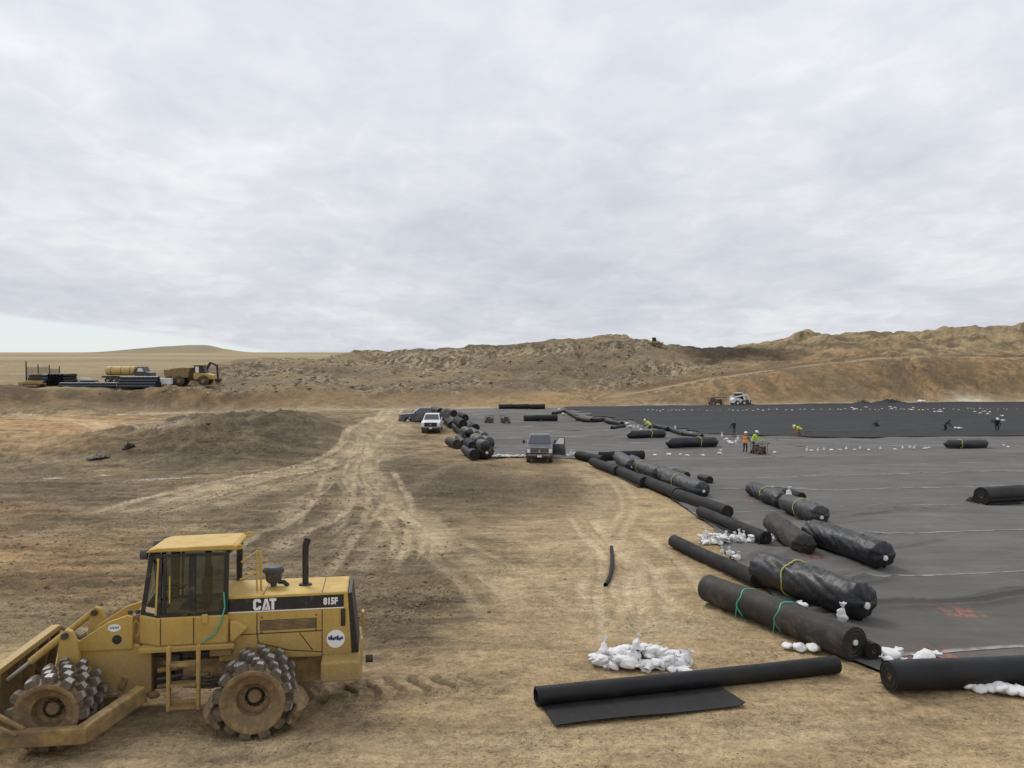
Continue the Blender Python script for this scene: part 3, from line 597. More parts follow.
# ------------------------------------------------------------ the soil compactor
def compactor():
    A=math.radians(10); ex=Vector((math.cos(A),math.sin(A),-.046*math.sin(A))).normalized(); ey=Vector((-math.sin(A),math.cos(A),-.046*math.cos(A))).normalized(); ez=ex.cross(ey)
    O=Vector((-5.936,13.157,2.235))
    R=thing('soil_compactor','yellow soil compactor with studded steel drums, cab and front blade on the dirt','compactor',O)
    R.rotation_euler=Matrix((ex,ey,ez)).transposed().to_euler()
    Y=M['yel']
    # ---- rear body
    hood=MB().prism([(.90,1.0),(.90,2.10),(3.03,2.10),(3.10,1.0)],-.74,.74).build('engine_hood',Y,R,bevel=.03)
    for s in (-1,1):
        y=s*.742; 
        MB().box((1.94,y,1.945),(2.05,.012,.215)).build('stripe',M['black'],hood)
        MB().box((1.94,y+s*.002,1.826),(2.05,.012,.018)).build('stripe_line',M['white'],hood)
        fr=MB().box((2.04,y,1.585),(1.02,.012,.26)).build('side_panel',Y,hood,bevel=.004)
        g=MB()
        for k in range(7): g.box((2.04,y+s*.012,1.515+k*.023),(.92,.01,.012),Matrix.Rotation(s*.5,3,'X'))
        MB().box((2.04,y+s*.005,1.585),(.94,.008,.175)).build('louvre_backing',M['steel'],hood); g.build('louvre',M['mudyel'],hood)
        for a,b in (((1.52,1.44),(1.52,1.80)),((1.52,1.44),(1.55,1.30)),((1.52,1.30),(2.05,1.14)),((2.05,1.14),(2.60,1.08)),((2.60,1.02),(2.60,1.80)),((2.22,1.43),(2.44,1.12)),((1.05,1.445),(2.60,1.445))):
            MB().bar((a[0],y,a[1]),(b[0],y,b[1]),.006,.014).build('panel_gap',M['black'],hood)
        for x,z in ((1.6,1.72),(2.5,1.72),(1.6,1.47),(2.5,1.47)): MB().lathe([(0,.0),(0,.016),(s*.012,.012),(s*.012,0)],(x,y+s*.006,z),n=8).build('bolt',M['steel'],hood)
        # round sticker and black tail lamp
        MB().lathe([(0,0),(0,.155),(s*.004,.155),(s*.004,0)],(2.83,y+s*.003,1.29),n=28).build('round_sticker',M['white'],hood)
        st=MB()
        for q in range(7):
            a=-.11+q*.036; st.box((2.83+a,y+s*.009,1.30-.05*a+.012*math.sin(q*2.2)),(.034,.004,.05+.03*(q%3==1)))
        st.build('sticker_print',simple('navy_print',(.03,.04,.12),.6),hood)
        MB().box((2.955,y+s*.02,1.66),(.075,.04,.30)).build('tail_lamp',M['black'],hood,bevel=.015)
    rot=(PI/2,0,0)
    # CAT with the pale triangle under the A, 815F
    for nm,poly in (('C',[(.14,.125),(.14,.16),(.11,.19),(.03,.19),(0,.16),(0,.03),(.03,0),(.11,0),(.14,.03),(.14,.07),(.093,.07),(.093,.045),(.05,.045),(.05,.145),(.093,.145),(.093,.125)]),
                    ('A',[(.155,0),(.205,.19),(.255,.19),(.305,0),(.262,0),(.23,.135),(.198,0)]),('T',[(.29,.19),(.41,.19),(.41,.145),(.375,.145),(.375,0),(.325,0),(.325,.145),(.29,.145)]),('V',[(.205,0),(.23,.075),(.255,0)])):
        MB().prism([(1.46+x*.92,1.848+z) for x,z in poly],-.7535,-.7505).build('lettering',M['white'],hood)
    text_mesh('lettering','815F',.125,M['white'],hood,(2.62,-.7505,1.885),rot,.78,.05)
    # hood top seam, air pre-cleaner, exhaust
    MB().box((2.60,0,2.1025),(.012,1.44,.006)).build('panel_gap',M['black'],hood)
    MB().box((1.62,0,2.1025),(.012,1.44,.006)).build('panel_gap',M['black'],hood)
    pc=MB().lathe([(2.09,.05),(2.16,.06),(2.17,.10),(2.22,.135),(2.33,.145),(2.34,.165),(2.36,.185),(2.41,.185),(2.45,.15),(2.47,.0)],(1.72,0,0),'Z',24).build('air_precleaner',M['dgrey'],hood,True)
    MB().box((1.72,-.14,2.30),(.12,.03,.10)).build('dust_bowl_badge',M['black'],pc)
    MB().tube([(1.80,0,2.18),(1.90,0,2.17),(1.97,.0,2.10)],.04,8).build('elbow',M['black'],pc,True)
    ex_=MB().tube([(2.27,0,2.08),(2.27,0,2.76),(2.275,0,2.82),(2.31,0,2.92)],[.055,.055,.06,.062],16,False).build('exhaust_stack',M['black'],R,True)
    MB().lathe([(2.10,.12),(2.13,.11),(2.13,.05)],(2.27,0,0),'Z',20).build('collar',M['black'],ex_)
    # ---- rear frame, bumper, radiator guard
    MB().prism([(.30,.55),(.30,1.02),(3.05,1.06),(3.05,.62),(2.2,.50)],-.56,.56).build('rear_frame',M['mudyel'],R,bevel=.02)
    MB().prism([(1.06,1.02),(1.02,1.36),(1.5,1.34),(2.05,1.16),(2.6,1.09),(2.6,1.0)],-.735,.735).build('lower_side_panel',Y,R,bevel=.01)
    MB().prism([(2.60,.63),(2.60,.97),(3.25,.97),(3.28,.63)],-.96,.96).build('counterweight',Y,R,bevel=.035)
    rg=MB().prism([(3.08,1.02),(3.04,2.07),(3.10,2.07),(3.22,1.02)],-.70,.70).build('radiator_guard',M['black'],R,bevel=.01)
    for k in range(9): MB().box((3.165-.012*k+.012,0,1.12+k*.105),(.03,1.3,.035)).build('guard_bar',M['steel'],rg)
    for s in (-1,1): MB().box((3.27,s*.80,1.17),(.05,.20,.30)).build('tow_plate',Y,R,bevel=.01)
    MB().tube([(3.33,0,.72),(3.46,0,.72)],.07,12).build('tow_pin',M['steel'],R,True)
    # ---- cab
    plan=lambda g:[(.06-.0*g,-.80-g),(1.12+g,-.80-g),(1.14+g,.80+g),(.06,.80+g),(-.24-g,.52+g),(-.24-g,-.52-g)]
    def ring(pl,z0,z1,sh=0):
        n=len(pl); return [(x,y,z0) for x,y in pl]+[(x+(sh if x<.0 else sh*.2),y,z1) for x,y in pl],[tuple(range(n))[::-1],tuple(range(n,2*n))]+[(i,(i+1)%n,(i+1)%n+n,i+n) for i in range(n)]
    cb=MB().add(*ring(plan(.05),1.34,1.82)).build('cab_base',Y,R,bevel=.03)
    for a,b in (((.10,1.36),(.10,1.80)),((.62,1.36),(.62,1.80))): MB().bar((a[0],-.856,a[1]),(b[0],-.856,b[1]),.006,.012).build('panel_gap',M['black'],cb)
    MB().box((.80,-.875,1.77),(.10,.05,.16)).build('latch_cover',Y,cb,bevel=.02)
    MB().tube([(1.10,-.86,2.2),(1.12,-.89,1.95),(1.06,-.90,1.72),(.96,-.90,1.52),(.78,-.90,1.40)],.014,6).build('green_hose',M['green'],cb,True)
    MB().prism([(1.17,1.42),(1.17,1.72),(1.30,1.70),(1.44,1.58),(1.20,1.36)],-.93,-.72).build('fender_pod',Y,R,bevel=.02)
    MB().box((.52,0,1.30),(1.50,1.86,.08)).build('platform',Y,R,bevel=.012)
    fr=M['black']; p0=plan(0); sh=.14
    cab=MB()
    top=[(x+(sh if x<0 else .02),y) for x,y in p0]
    n=6
    for i in range(n): cab.bar((p0[i][0],p0[i][1],1.82),(top[i][0],top[i][1],2.86),.075,.075)
    for i in range(n):
        j=(i+1)%n
        cab.bar((p0[i][0],p0[i][1],1.845),(p0[j][0],p0[j][1],1.845),.06,.05); cab.bar((top[i][0],top[i][1],2.835),(top[j][0],top[j][1],2.835),.06,.05)
    for s in (-1,1): cab.bar((.585,s*.80,1.83),(.595,s*.80,2.85),.06,.11); cab.bar((.15,s*.80,1.83),(.16,s*.80,2.85),.05,.05)
    cf=cab.build('cab_frame',fr,R)
    def pane(a,b,c,d): 
        q=[Vector(v) for v in (a,b,c,d)]; nn=(q[1]-q[0]).cross(q[3]-q[0]).normalized()*.004
        MB().add([v-nn for v in q]+[v+nn for v in q],[(0,1,2,3),(7,6,5,4),(0,4,5,1),(1,5,6,2),(2,6,7,3),(3,7,4,0)]).build('window_pane',M['glass'],cf)
    for s in (-1,1):
        y=s*.80
        pane((.19,y,1.86),(.53,y,1.86),(.53,y,2.82),(.19,y,2.82)); pane((.64,y,1.86),(1.09,y,1.86),(1.10,y,2.82),(.64,y,2.82))
        pane((.04,s*.80,1.86),(-.22,s*.53,1.86),(-.22+sh,s*.53,2.82),(.07,s*.80,2.82))
    pane((-.24,-.49,1.86),(-.24,.49,1.86),(-.24+sh,.49,2.82),(-.24+sh,-.49,2.82)); pane((1.13,-.76,1.86),(1.13,.76,1.86),(1.14,.76,2.82),(1.14,-.76,2.82))
    MB().bar((.24,-.845,2.05),(.24,-.845,2.5),.02,.02).build('door_handle',Y,cf)
    MB().bar((.02,-.83,1.86),(.06,-.83,2.80),.02,.03).build('grab_bar',Y,cf)
    rf=MB().prism([(-.16,2.83),(-.13,2.87),(.02,2.905),(1.22,2.925),(1.30,2.89),(1.28,2.83)],-.92,.90).build('cab_roof',Y,R,bevel=.03)
    MB().tube([(1.22,-.80,2.88),(1.33,-.80,2.895),(1.37,-.80,2.88),(1.36,-.80,2.85),(1.28,-.80,2.84)],.022,8).build('lifting_eye',Y,rf,True)
    MB().tube([(1.22,.78,2.90),(1.34,.78,2.94),(1.39,.78,2.92),(1.37,.78,2.88),(1.28,.78,2.86)],.022,8).build('lifting_eye',Y,rf,True)
    for s in (-1,1):
        wl=MB().lathe([(-.06,.05),(-.05,.085),(.06,.085),(.065,.07),(.02,.0)],(-.23,s*.66,2.78),'X',14).build('work_lamp',M['dgrey'],rf,True)
        MB().bar((-.23,s*.66,2.84),(-.10,s*.66,2.86),.03,.02).build('bracket',M['black'],wl)
    MB().box((.70,0,2.02),(.12,.50,.62)).box((.50,0,1.80),(.46,.5,.14)).box((.73,0,2.42),(.10,.30,.22)).build('operator_seat',M['seat'],R,bevel=.04)
    MB().lathe([(-.015,.17),(.0,.185),(.015,.17),(0,.155),(-.015,.17)],(.16,0,2.16),'Z',20).tube([(.02,0,1.7),(.16,0,2.16)],.025,8).build('steering_wheel',M['black'],R,True)
    # rail behind the cab
    rl=MB()
    rl.tube([(1.22,-.42,2.62),(1.46,-.30,2.78),(1.47,-.30,2.10)],.018,8).tube([(1.20,-.42,2.32),(1.47,-.30,2.42)],.016,8).tube([(1.54,-.30,2.10),(1.53,-.30,2.78),(1.46,-.30,2.78)],.018,8)
    rl.build('hand_rail',Y,R,True)
    # ladder
    ld=MB()
    for x in (.25,.70): ld.box((x,-1.14,.93),(.055,.09,1.02))
    ld.build('ladder_rail',Y,R,bevel=.006)
    for z in (.47,.83,1.15): MB().box((.475,-1.14,z),(.40,.17,.045)).build('ladder_step',M['mudyel'],R,bevel=.006)
    MB().box((.475,-1.06,.47),(.42,.02,.16)).build('kick_plate',Y,R)
    # machinery bay between the frames
    bay=MB().box((.65,0,.95),(1.0,.85,.62)).build('machinery_bay',M['steel'],R)
    for k,(z,r) in enumerate(((1.18,.03),(1.10,.025),(.92,.045),(.78,.03),(.66,.035))):
        MB().tube([(-.1,-.48-.03*k,z-.05),(.35,-.52,z),(.8,-.53,z+.02),(1.4,-.50,z-.03)],r,8).build('hydraulic_line',M['mudyel'] if k in (2,4) else M['steel'],bay,True)
    for x in (.42,.92): MB().box((x,-.50,1.12),(.22,.10,.14)).build('valve_block',M['steel'],bay,bevel=.01)
    MB().box((.95,-.70,1.20),(.35,.35,.13)).build('battery_box',M['mudyel'],R,bevel=.012)
    for k in range(5):
        y=-.46+.05*k; MB().tube([(-.35,y,1.25-.06*k),(-.12,y-.06,1.34-.07*k),(.12,y-.08,1.22-.08*k),(.34,y-.02,1.10-.06*k)],.022,8).build('hose',M['rubber'],R,True)
    for k in range(4): MB().tube([(.30,-.60-.02*k,.60+.05*k),(.75,-.66,.56+.06*k),(1.2,-.60,.62+.05*k)],.02,7).build('hose',M['rubber'],R,True)
    for x,z,w,h in ((.16,1.06,.20,.16),(.60,.72,.26,.18),(.98,.88,.22,.24),(1.18,.70,.16,.2)): MB().box((x,-.52,z),(w,.22,h)).build('hydraulic_block',M['mud'] if w>.2 else M['steel'],R,bevel=.015)
    for k in range(6): MB().ball((-.95+.16*k,-.62,.50+.03*math.sin(k*2.)),(.11,.07,.06),8).build('caked_mud',M['mud'],R,True)
    MB().box((.05,0,.62),(.5,.8,.20)).build('hitch',M['steel'],R,bevel=.02)
    for z in (.66,1.12): MB().box((-.05,0,z),(.55,.56,.09)).build('hitch_plate',M['mudyel'],R,bevel=.012)
    MB().tube([(.02,0,.45),(.02,0,1.3)],.10,14).build('hitch_pin',M['steel'],R,True)
    # ---- front frame
    MB().prism([(-1.62,.52),(-1.62,1.10),(-1.22,1.34),(-.36,1.34),(-.14,1.20),(-.14,.46),(-.5,.42)],-.60,.60).build('front_frame',Y,R,bevel=.02)
    for s in (-1,1):
        pl=MB().prism([(-1.24,1.30),(-1.22,1.44),(-.72,1.76),(-.42,1.86),(-.34,1.82),(-.34,1.30)],s*.60-.04,s*.60+.04).build('side_plate',Y,R,bevel=.01)
        MB().lathe([(0,0),(0,.075),(s*.006,.075),(s*.006,0)],(-.58,s*.642,1.47),n=20).build('port_hole',M['black'],pl)
        MB().lathe([(0,0),(0,.10),(s*.005,.10),(s*.005,0)],(0,0,0),n=24).build('oval_sticker',M['white'],pl).matrix_local=Matrix.Translation((-.62,s*.642,1.665))@Matrix.Diagonal((1.0,1,.62,1))
        pr=MB()
        for q in range(6): pr.box((-.68+q*.024,s*.650,1.665+.008*(q%2)),(.016,.004,.035))
        pr.build('sticker_print',simple('blue_grey_print',(.12,.16,.24),.6),pl)
        er=MB().prism([(-1.52,1.08),(-1.48,1.50),(-1.46,1.62),(-1.38,1.70),(-1.29,1.66),(-1.22,1.50),(-1.16,1.10)],s*.66-.05,s*.66+.05).build('cylinder_ear',Y,R,bevel=.015)
        MB().tube([(-1.385,s*.66-.09,1.60),(-1.385,s*.66+.09,1.60)],.055,14).build('pin',M['steel'],er,True)
        MB().tube([(-.30,s*.50,1.45),(-.26,s*.50,1.52),(-.26,s*.50,1.66),(-.32,s*.50,1.72),(-.36,s*.50,1.64),(-.36,s*.50,1.50)],.022,8).build('grab_loop',Y,R,True)
        cy=MB().tube([(-1.40,s*.66,1.60),(-1.86,s*.66,1.22)],.06,14).build('lift_cylinder',Y,R,True)
        MB().tube([(-1.86,s*.66,1.22),(-2.20,s*.66,.95)],.032,12).build('piston_rod',M['worn'],cy,True)
    MB().box((-.32,0,1.55),(.16,1.0,.5)).build('cross_box',M['mudyel'],R,bevel=.02)
    for x in (-.42,-.30,-.22): MB().lathe([(1.82,.035),(1.88,.04),(1.90,.0)],(x,-.45,0),'Z',10).build('hose_coupling',M['steel'],R,True)
    MB().bar((-.66,-.60,.62),(-.60,-.60,.80),.10,.10).build('trunnion_cap',M['mudyel'],R)
    # ---- drums with chopper tips
    tip=MB()
    a,b=.092,.080; z0,z1=-.03,.135
    tip.add([(-a,-a,z0),(a,-a,z0),(a,a,z0),(-a,a,z0),(-b,-b*1.1,z1-.05),(b,-b*1.1,z1-.05),(b,b*1.1,z1-.05),(-b,b*1.1,z1-.05),(-b*.75,-b*.9,z1-.012),(b*.75,-b*.9,z1-.012),(b*.75,b*.9,z1-.012),(-b*.75,b*.9,z1-.012)],
      [(0,1,5,4),(1,2,6,5),(2,3,7,6),(3,0,4,7),(4,5,9,8),(5,6,10,9),(6,7,11,10),(7,4,8,11)])
    tip.add([(-b*.75,-b*.9,z1-.012),(b*.75,-b*.9,z1-.012),(b*.75,b*.9,z1-.012),(-b*.75,b*.9,z1-.012),(-b*.6,-b*.4,z1),(b*.6,-b*.4,z1),(b*.6,b*.4,z1),(-b*.6,b*.4,z1)],[(1,2,6,5),(3,0,4,7),(2,3,7,6)],0)
    tip.add([(-b*.75,-b*.9,z1-.012),(b*.75,-b*.9,z1-.012),(b*.6,-b*.4,z1),(-b*.6,-b*.4,z1),(b*.6,b*.4,z1),(-b*.6,b*.4,z1)],[(0,1,2,3),(3,2,4,5)],1)
    tm=tip.mesh('tip'); tm.materials.append(M['tipgrey']); tm.materials.append(M['worn']); tm.polygons.foreach_set('material_index',tip.mi)
    W=.98; RD=.52
    prof=[(0,.0),(.02,.10),(.02,.13),(.20,.16),(.20,.27),(.18,.29),(.035,.425),(.0,.45),(-.008,.47),(-.008,.515),(.01,.53),(.03,.52),(W-.03,.52),(W-.01,.53),(W,.5),(W-.05,.42),(W-.25,.2),(W-.25,0)]
    dm=MB().lathe([(.30,.0),(.30,.22),(.28,.26),(.12,.275),(.10,.30),(.04,.42),(.0,.445),(-.008,.465),(-.008,.515),(.01,.53),(.03,.52),(W-.03,.52),(W,.53),(W,.45),(W-.2,.3),(W-.2,0)],n=48).mesh('drum')
    dm.materials.append(M['drum'])
    hub=MB().lathe([(.24,0),(.24,.09),(.26,.11),(.31,.12)],n=18)
    for q in range(8): t=q*PI/4; hub.tube([(.17*math.cos(t),.27,.17*math.sin(t)),(.17*math.cos(t),.31,.17*math.sin(t))],.016,6)
    hm=hub.mesh('hub'); hm.materials.append(M['mud'])
    random.seed(3)
    for ax,az_,cz,sc_ in ((1.60,.2,.63,.95),(-1.38,1.1,.645,.89)):
        for s in (-1,1):
            d=link('drum',dm.copy() if False else dm,R,True); d.location=(ax,-1.60,cz) if s<0 else (ax,1.60,cz); d.rotation_euler=(0,az_,0) if s<0 else (0,az_,PI); d.scale=(sc_,1,sc_)
            link('hub',hm,d)
            for row in range(5):
                nn=12
                for k in range(nn):
                    t=2*PI*(k+.5*(row%2)+.18*row)/nn; y=.10+row*.195
                    o=link('tip',tm,d); o.matrix_local=Matrix.Translation((RD*math.sin(t),y,RD*math.cos(t)))@Matrix.Rotation(t,4,'Y')@Matrix.Rotation(random.uniform(-.25,.25),4,'Z')@Matrix.Rotation(random.uniform(-.12,.12),4,'X')@Matrix.Scale(random.uniform(.86,1.08),4)
            if ax>0:    # mud-caked cleaner bars before and behind the drum
                for sx in (-1,1):
                    cl=MB(); yc=-1.12*1 if s<0 else 1.12
                    pts=[]
                    for q in range(9):
                        a=-.95+q*.155; pts.append((ax+sx*(.66+.04*math.cos(q*1.3))*math.cos(a*.8),yc,cz-.12+.62*math.sin(a*.75)))
                    cl.tube(pts,[.06,.10,.13,.12,.14,.13,.11,.10,.05],10)
                    v=np.array(cl.v); v+=(.05*np.stack([fbm(v[:,0]*9,v[:,2]*9,3,q) for q in (1,2,3)],1)); v[:,1]=yc+(v[:,1]-yc)*3.0; cl.v=[tuple(p) for p in v]
                    cl.build('cleaner_bar',M['mud'],R,True)
    for ax,cz in ((1.60,.61),(-1.38,.645)): MB().tube([(ax,-1.3,cz),(ax,1.3,cz)],.16,16).build('axle',M['steel'],R,True)
    # ---- blade, push arms
    bl=[];nn=9
    for q in range(nn):
        t=q/(nn-1); bl.append((-2.62+.16*(2*t-1)**2,.10+1.05*t))
    bk=[(x+.05,z) for x,z in bl][::-1]
    B=MB().prism(bl+bk,-1.72,1.72).build('blade',M['mudyel'],R)
    MB().prism([(-2.44,1.10),(-2.44,1.20),(-2.28,1.20),(-2.28,1.10)],-1.72,1.72).build('top_rail',Y,B,bevel=.01)
    for y in (-1.68,-1.2,-.66,.66,1.2,1.68): MB().prism([(-2.55,.2),(-2.42,1.12),(-2.28,1.12),(-2.28,.95),(-2.40,.25)],y-.02,y+.02).build('rib',M['mudyel'],B)
    MB().box((-2.50,0,.10),(.12,3.44,.14)).build('cutting_edge',M['worn'],B)
    for s in (-1,1):
        pa=MB(); 
        pa.bar((-2.45,s*1.78,.42),(-.72,s*1.78,.40),.16,.24).build('push_arm',M['mudyel'],R,bevel=.02)
        MB().bar((-.80,s*1.78,.40),(-.22,s*.85,.62),.18,.26).build('push_arm',M['mudyel'],R,bevel=.02)
        MB().tube([(-2.40,s*1.74,1.02),(-1.62,s*1.74,.52)],.04,8).build('arm_brace',M['mudyel'],R,True)
        MB().tube([(-2.40,s*1.88,.90),(-1.66,s*1.88,.50)],.028,8).build('arm_brace',M['mudyel'],R,True)
    keep={'drum','hub','tip','cleaner_bar','axle','blade','top_rail','rib','cutting_edge','push_arm','arm_brace','ladder_rail','ladder_step','kick_plate','counterweight','lift_cylinder','piston_rod','cylinder_ear','pin','tow_plate'}
    seen=set()
    def slim(o,k):
        nm=o.name.split('.')[0]
        if nm in keep: return
        if nm=='lettering' and abs(o.location.y)>.1: o.location.y*=k
        elif nm=='oval_sticker': o.location.y*=k
        elif o.data and o.data.name not in seen:
            seen.add(o.data.name)
            for v in o.data.vertices: v.co.y*=k
        for c in o.children: slim(c,k)
    shx={'cab_base':-.10,'cab_frame':-.10,'cab_roof':-.10,'platform':-.1,'operator_seat':-.1,'steering_wheel':-.1,'fender_pod':-.06,'side_plate':-.14,'grab_loop':-.14,'cross_box':-.14,'hose_coupling':-.14,'lift_cylinder':-.1,'cylinder_ear':-.05,'blade':-.12,'front_frame':-.05}
    shz={'cab_roof':.0,'blade':-.12,'lift_cylinder':-.05,'cylinder_ear':-.03,'counterweight':0,'side_plate':-.07}
    for c in R.children:
        nm=c.name.split('.')[0]; slim(c,.62 if nm=='cab_roof' else .77)
        if nm in keep and nm not in shx: continue
        c.location.x+=shx.get(nm,0); c.location.z+=shz.get(nm,-.05)
    return R
compactor()
# ------------------------------------------------------------ rolls of sheeting
def roll_mesh(L,r,kind,seed,ns,nt,rcore,sag=.0):
    """roll lying along local X, resting on z=0; returns MB"""
    s=np.linspace(0,1,ns); th=np.arange(nt)/nt*2*PI
    SS,TT=np.meshgrid(s,th,indexing='ij'); ct=np.cos(TT); st_=np.sin(TT)
    sx=SS*L
    if kind=='wrap':
        lump=.16*fbm(sx*1.1+seed*7,ct*1.2+st_*.3,3,seed)+.06*fbm(sx*1.8+2*ct,st_*1.6+seed,2,seed+1)
        crs=np.abs(fbm(sx*1.6+2.2*st_+seed,ct*2.4+.9*sx,3,seed+2)); c2=np.abs(fbm(sx*3.1-2.5*ct+seed*3,st_*1.6+.5*sx,2,seed+9)); lump=lump-np.maximum(0,.07-crs)*1.3-np.maximum(0,.05-c2)*.8
        puck=(.05*np.sin(TT*9+seed)+.05*np.sin(TT*4+seed*2)+.03*np.sin(TT*17))*np.exp(-np.minimum(SS,1-SS)*L/.35)
        e=np.minimum(SS,1-SS)*L; cap=np.clip(e/(r*.28),0,1)**.55*(1-.12*np.exp(-e/(r*.5)))
        R_=r*(1+lump+puck)*(.20+.80*cap)
        xx=(SS-.5)*L+.05*r*np.sin(TT*5+seed)*np.exp(-e/.2)
    else:
        R_=r*(1+.018*fbm(sx*.9+seed,ct+2*st_,3,seed)+.012*(TT>5.2)); xx=(SS-.5)*L
    zc=r+.35*r*0*SS+sag*r*(fbm(sx*.5+seed,SS*0,2,seed+4))
    yy=R_*ct+sag*r*1.2*fbm(sx*.45,SS*0+seed,2,seed+5); zz=zc+R_*st_*(1. if kind!='wrap' else .96)
    zz=np.where(zz<.0,zz*.15,zz)
    m=MB(); V=np.stack([xx,yy,zz],-1).reshape(-1,3).tolist(); F=[]
    for i in range(ns-1):
        for k in range(nt): F.append((i*nt+k,(i+1)*nt+k,(i+1)*nt+(k+1)%nt,i*nt+(k+1)%nt))
    m.add(V,F)
    for end,i in ((0,0),(1,ns-1)):
        ring=[V[i*nt+k] for k in range(nt)]; c=np.mean(ring,0); sg=-1 if end==0 else 1
        if kind=='wrap':
            m.add(ring+[(c[0]-sg*.04,c[1],c[2])],[((k,(k+1)%nt,nt) if end==0 else ((k+1)%nt,k,nt)) for k in range(nt)])
        else:                                       # wound layers seen end on, stepped, with a hollow core
            prev=ring; steps=7
            for q in range(1,steps+1):
                f=1-(1-rcore/r)*q/steps; dx=-sg*(.006*math.sin(q*2.3+seed)+.004*(q%2))+(-sg*.0 if q<steps else 0)
                cur=[(c[0]+dx,c[1]+(p[1]-c[1])*f,c[2]+(p[2]-c[2])*f) for p in ring]
                m.add(prev+cur,[((k,(k+1)%nt,nt+(k+1)%nt,nt+k) if end==0 else ((k+1)%nt,k,nt+k,nt+(k+1)%nt)) for k in range(nt)]); prev=cur
            deep=[(p[0]-sg*.35,p[1],p[2]) for p in prev]
            m.add(prev+deep,[((k,(k+1)%nt,nt+(k+1)%nt,nt+k) if end==0 else ((k+1)%nt,k,nt+k,nt+(k+1)%nt)) for k in range(nt)])
            m.add(deep,[tuple(range(nt)) if end==0 else tuple(range(nt))[::-1]])
    return m
ROLLN=[0]
def roll(label,a,b,r,kind='smooth',mat='roll',straps=(),plug=0,lift=0.,group=None,core='core',cat='roll',tail=False,wob=.18):
    """a, b: where the middle of each end appears in the photograph, taken back onto the ground"""
    ROLLN[0]+=1; seed=ROLLN[0]
    P=hit(a[0],a[1],r+.03+lift); Q=hit(b[0],b[1],r+.03+lift)
    return roll_at(label,P,Q,r,kind,mat,straps,plug,group,core,cat,tail,wob,seed)
def roll_at(label,P,Q,r,kind,mat,straps,plug,group,core,cat,tail,wob,seed):
    d=Q-P; L=d.length; mid=(P+Q)/2; far=mid.y>55
    R=thing('sheet_roll',label,cat,mid-Vector((0,0,r)),(0,-math.asin(d.z/L),math.atan2(d.y,d.x)),group)
    ns,nt=(14,18) if far else (60 if kind=='wrap' else 30,48)
    rc=max(.05,r*.22)
    roll_mesh(L,r,kind,seed,ns,nt,rc,wob).build('wrapping' if kind=='wrap' else 'wound_sheet',M[mat],R,True if kind!='wrap' else 'all')
    near=1 if Q.y<P.y else -1
    if kind!='wrap' and not far:                    # free edge of the outer wrap
        sd_=1 if seed%2 else -1; fl=MB(); nu=26; V=[]
        for i in range(nu):
            x=(i/(nu-1)-.5)*L*.995; wv=.5+float(fbm(np.array([x*.8+seed]),np.array([1.]),3,seed)[0])
            for a_,k_ in ((-.25,1.012),(-.6,1.02),(-.95,1.05)): V.append((x,sd_*r*k_*math.cos(a_),max(.02,r+r*k_*math.sin(a_))))
            V.append((x,sd_*r*(.75+.35*wv),.035)); V.append((x+.03*wv,sd_*r*(1.0+.55*wv),.022))
        fl.add(V,[(i*5+k,(i+1)*5+k,(i+1)*5+k+1,i*5+k+1) for i in range(nu-1) for k in range(4)]); fo=fl.build('loose_flap',M[mat],R,'all'); so=fo.modifiers.new('t','SOLIDIFY'); so.thickness=.008
    if kind!='wrap':
        c=MB()
        for e in (-1,1): c.lathe([(e*(L/2-.30),rc*.98),(e*(L/2-.015),rc*.98),(e*(L/2-.015),rc*.72),(e*(L/2-.30),rc*.72)],(0,0,r),'X',18)
        c.build('core_tube',M[core],R,True)
    if plug:
        e=near if plug==1 else -near
        MB().lathe([(e*(L/2-.06),.0),(e*(L/2-.06),rc*.8),(e*(L/2+.015),rc*.8),(e*(L/2+.03),rc*.55),(e*(L/2+.03),0)],(0,0,r*(1. if kind!='wrap' else .85)),'X',14).build('core_plug',M['plug'],R,True)
    for t,colr in straps:
        x=(t-.5)*L; mb=MB(); n=36; w=.034 if not far else .05
        pts=[(x+.04*math.sin(k*.9+seed),r*1.035*math.cos(2*PI*k/n),max(.012,r+r*1.02*math.sin(2*PI*k/n))) for k in range(n+1)]
        mb.tube(pts,w*.6,6,False); 
        if tail: mb.tube([pts[int(n*.5)],(x-.03,-r*1.10,r*.6),(x-.05,-r*1.14,.02)],.010,5)
        mb.build('strap',M[colr],R,True)
    return R
G1='rolls lying on the cell edge'; 
roll('thick black roll tied with two green cords at the liner corner',(709,588),(856,643),.345,'smooth','roll_dusty',[(.33,'green'),(.60,'green')],1,tail=True)
roll('thin black roll with brown core tucked behind the green-corded roll',(783,603),(875,652),.17,'smooth','roll_matt')
roll('slim black roll lying end-on behind the green-corded roll',(674,541),(757,580),.215,'smooth','roll_matt')
roll('bulky plastic-wrapped roll with one yellow strap beside the green-corded roll',(760,567),(868,603),.485,'wrap','wrap',[(.38,'ystrap')],1)
roll('black roll with brown core on the right, running out of the frame',(888,676),(1110,666),.27,'smooth','roll')
roll('slim black roll with hollow end beside the long strip of sandbags',(701,511.5),(766,538),.225,'smooth','roll_matt')
roll('crumpled tan-dusted wrapped roll in the middle of the liner edge',(771,521),(806,546),.40,'wrap','roll_dusty',[],0)
roll('fat smooth-wrapped black roll lying right of the tan-dusted one',(811,531),(886,556),.46,'wrap','wrap',[],1,wob=.03)
roll('wrapped black roll with yellow strap behind the tan-dusted roll',(786,502),(822,516),.42,'wrap','wrap_grey',[(.5,'ystrap')],1)
roll('wrapped roll with yellow strap farthest back in the middle group',(752,488),(783,501),.40,'wrap','wrap',[(.55,'ystrap')],0)
roll('stubby dark roll end behind the bag-topped wrapped roll',(786,492),(802,497),.22,'smooth','roll_matt',cat='roll')
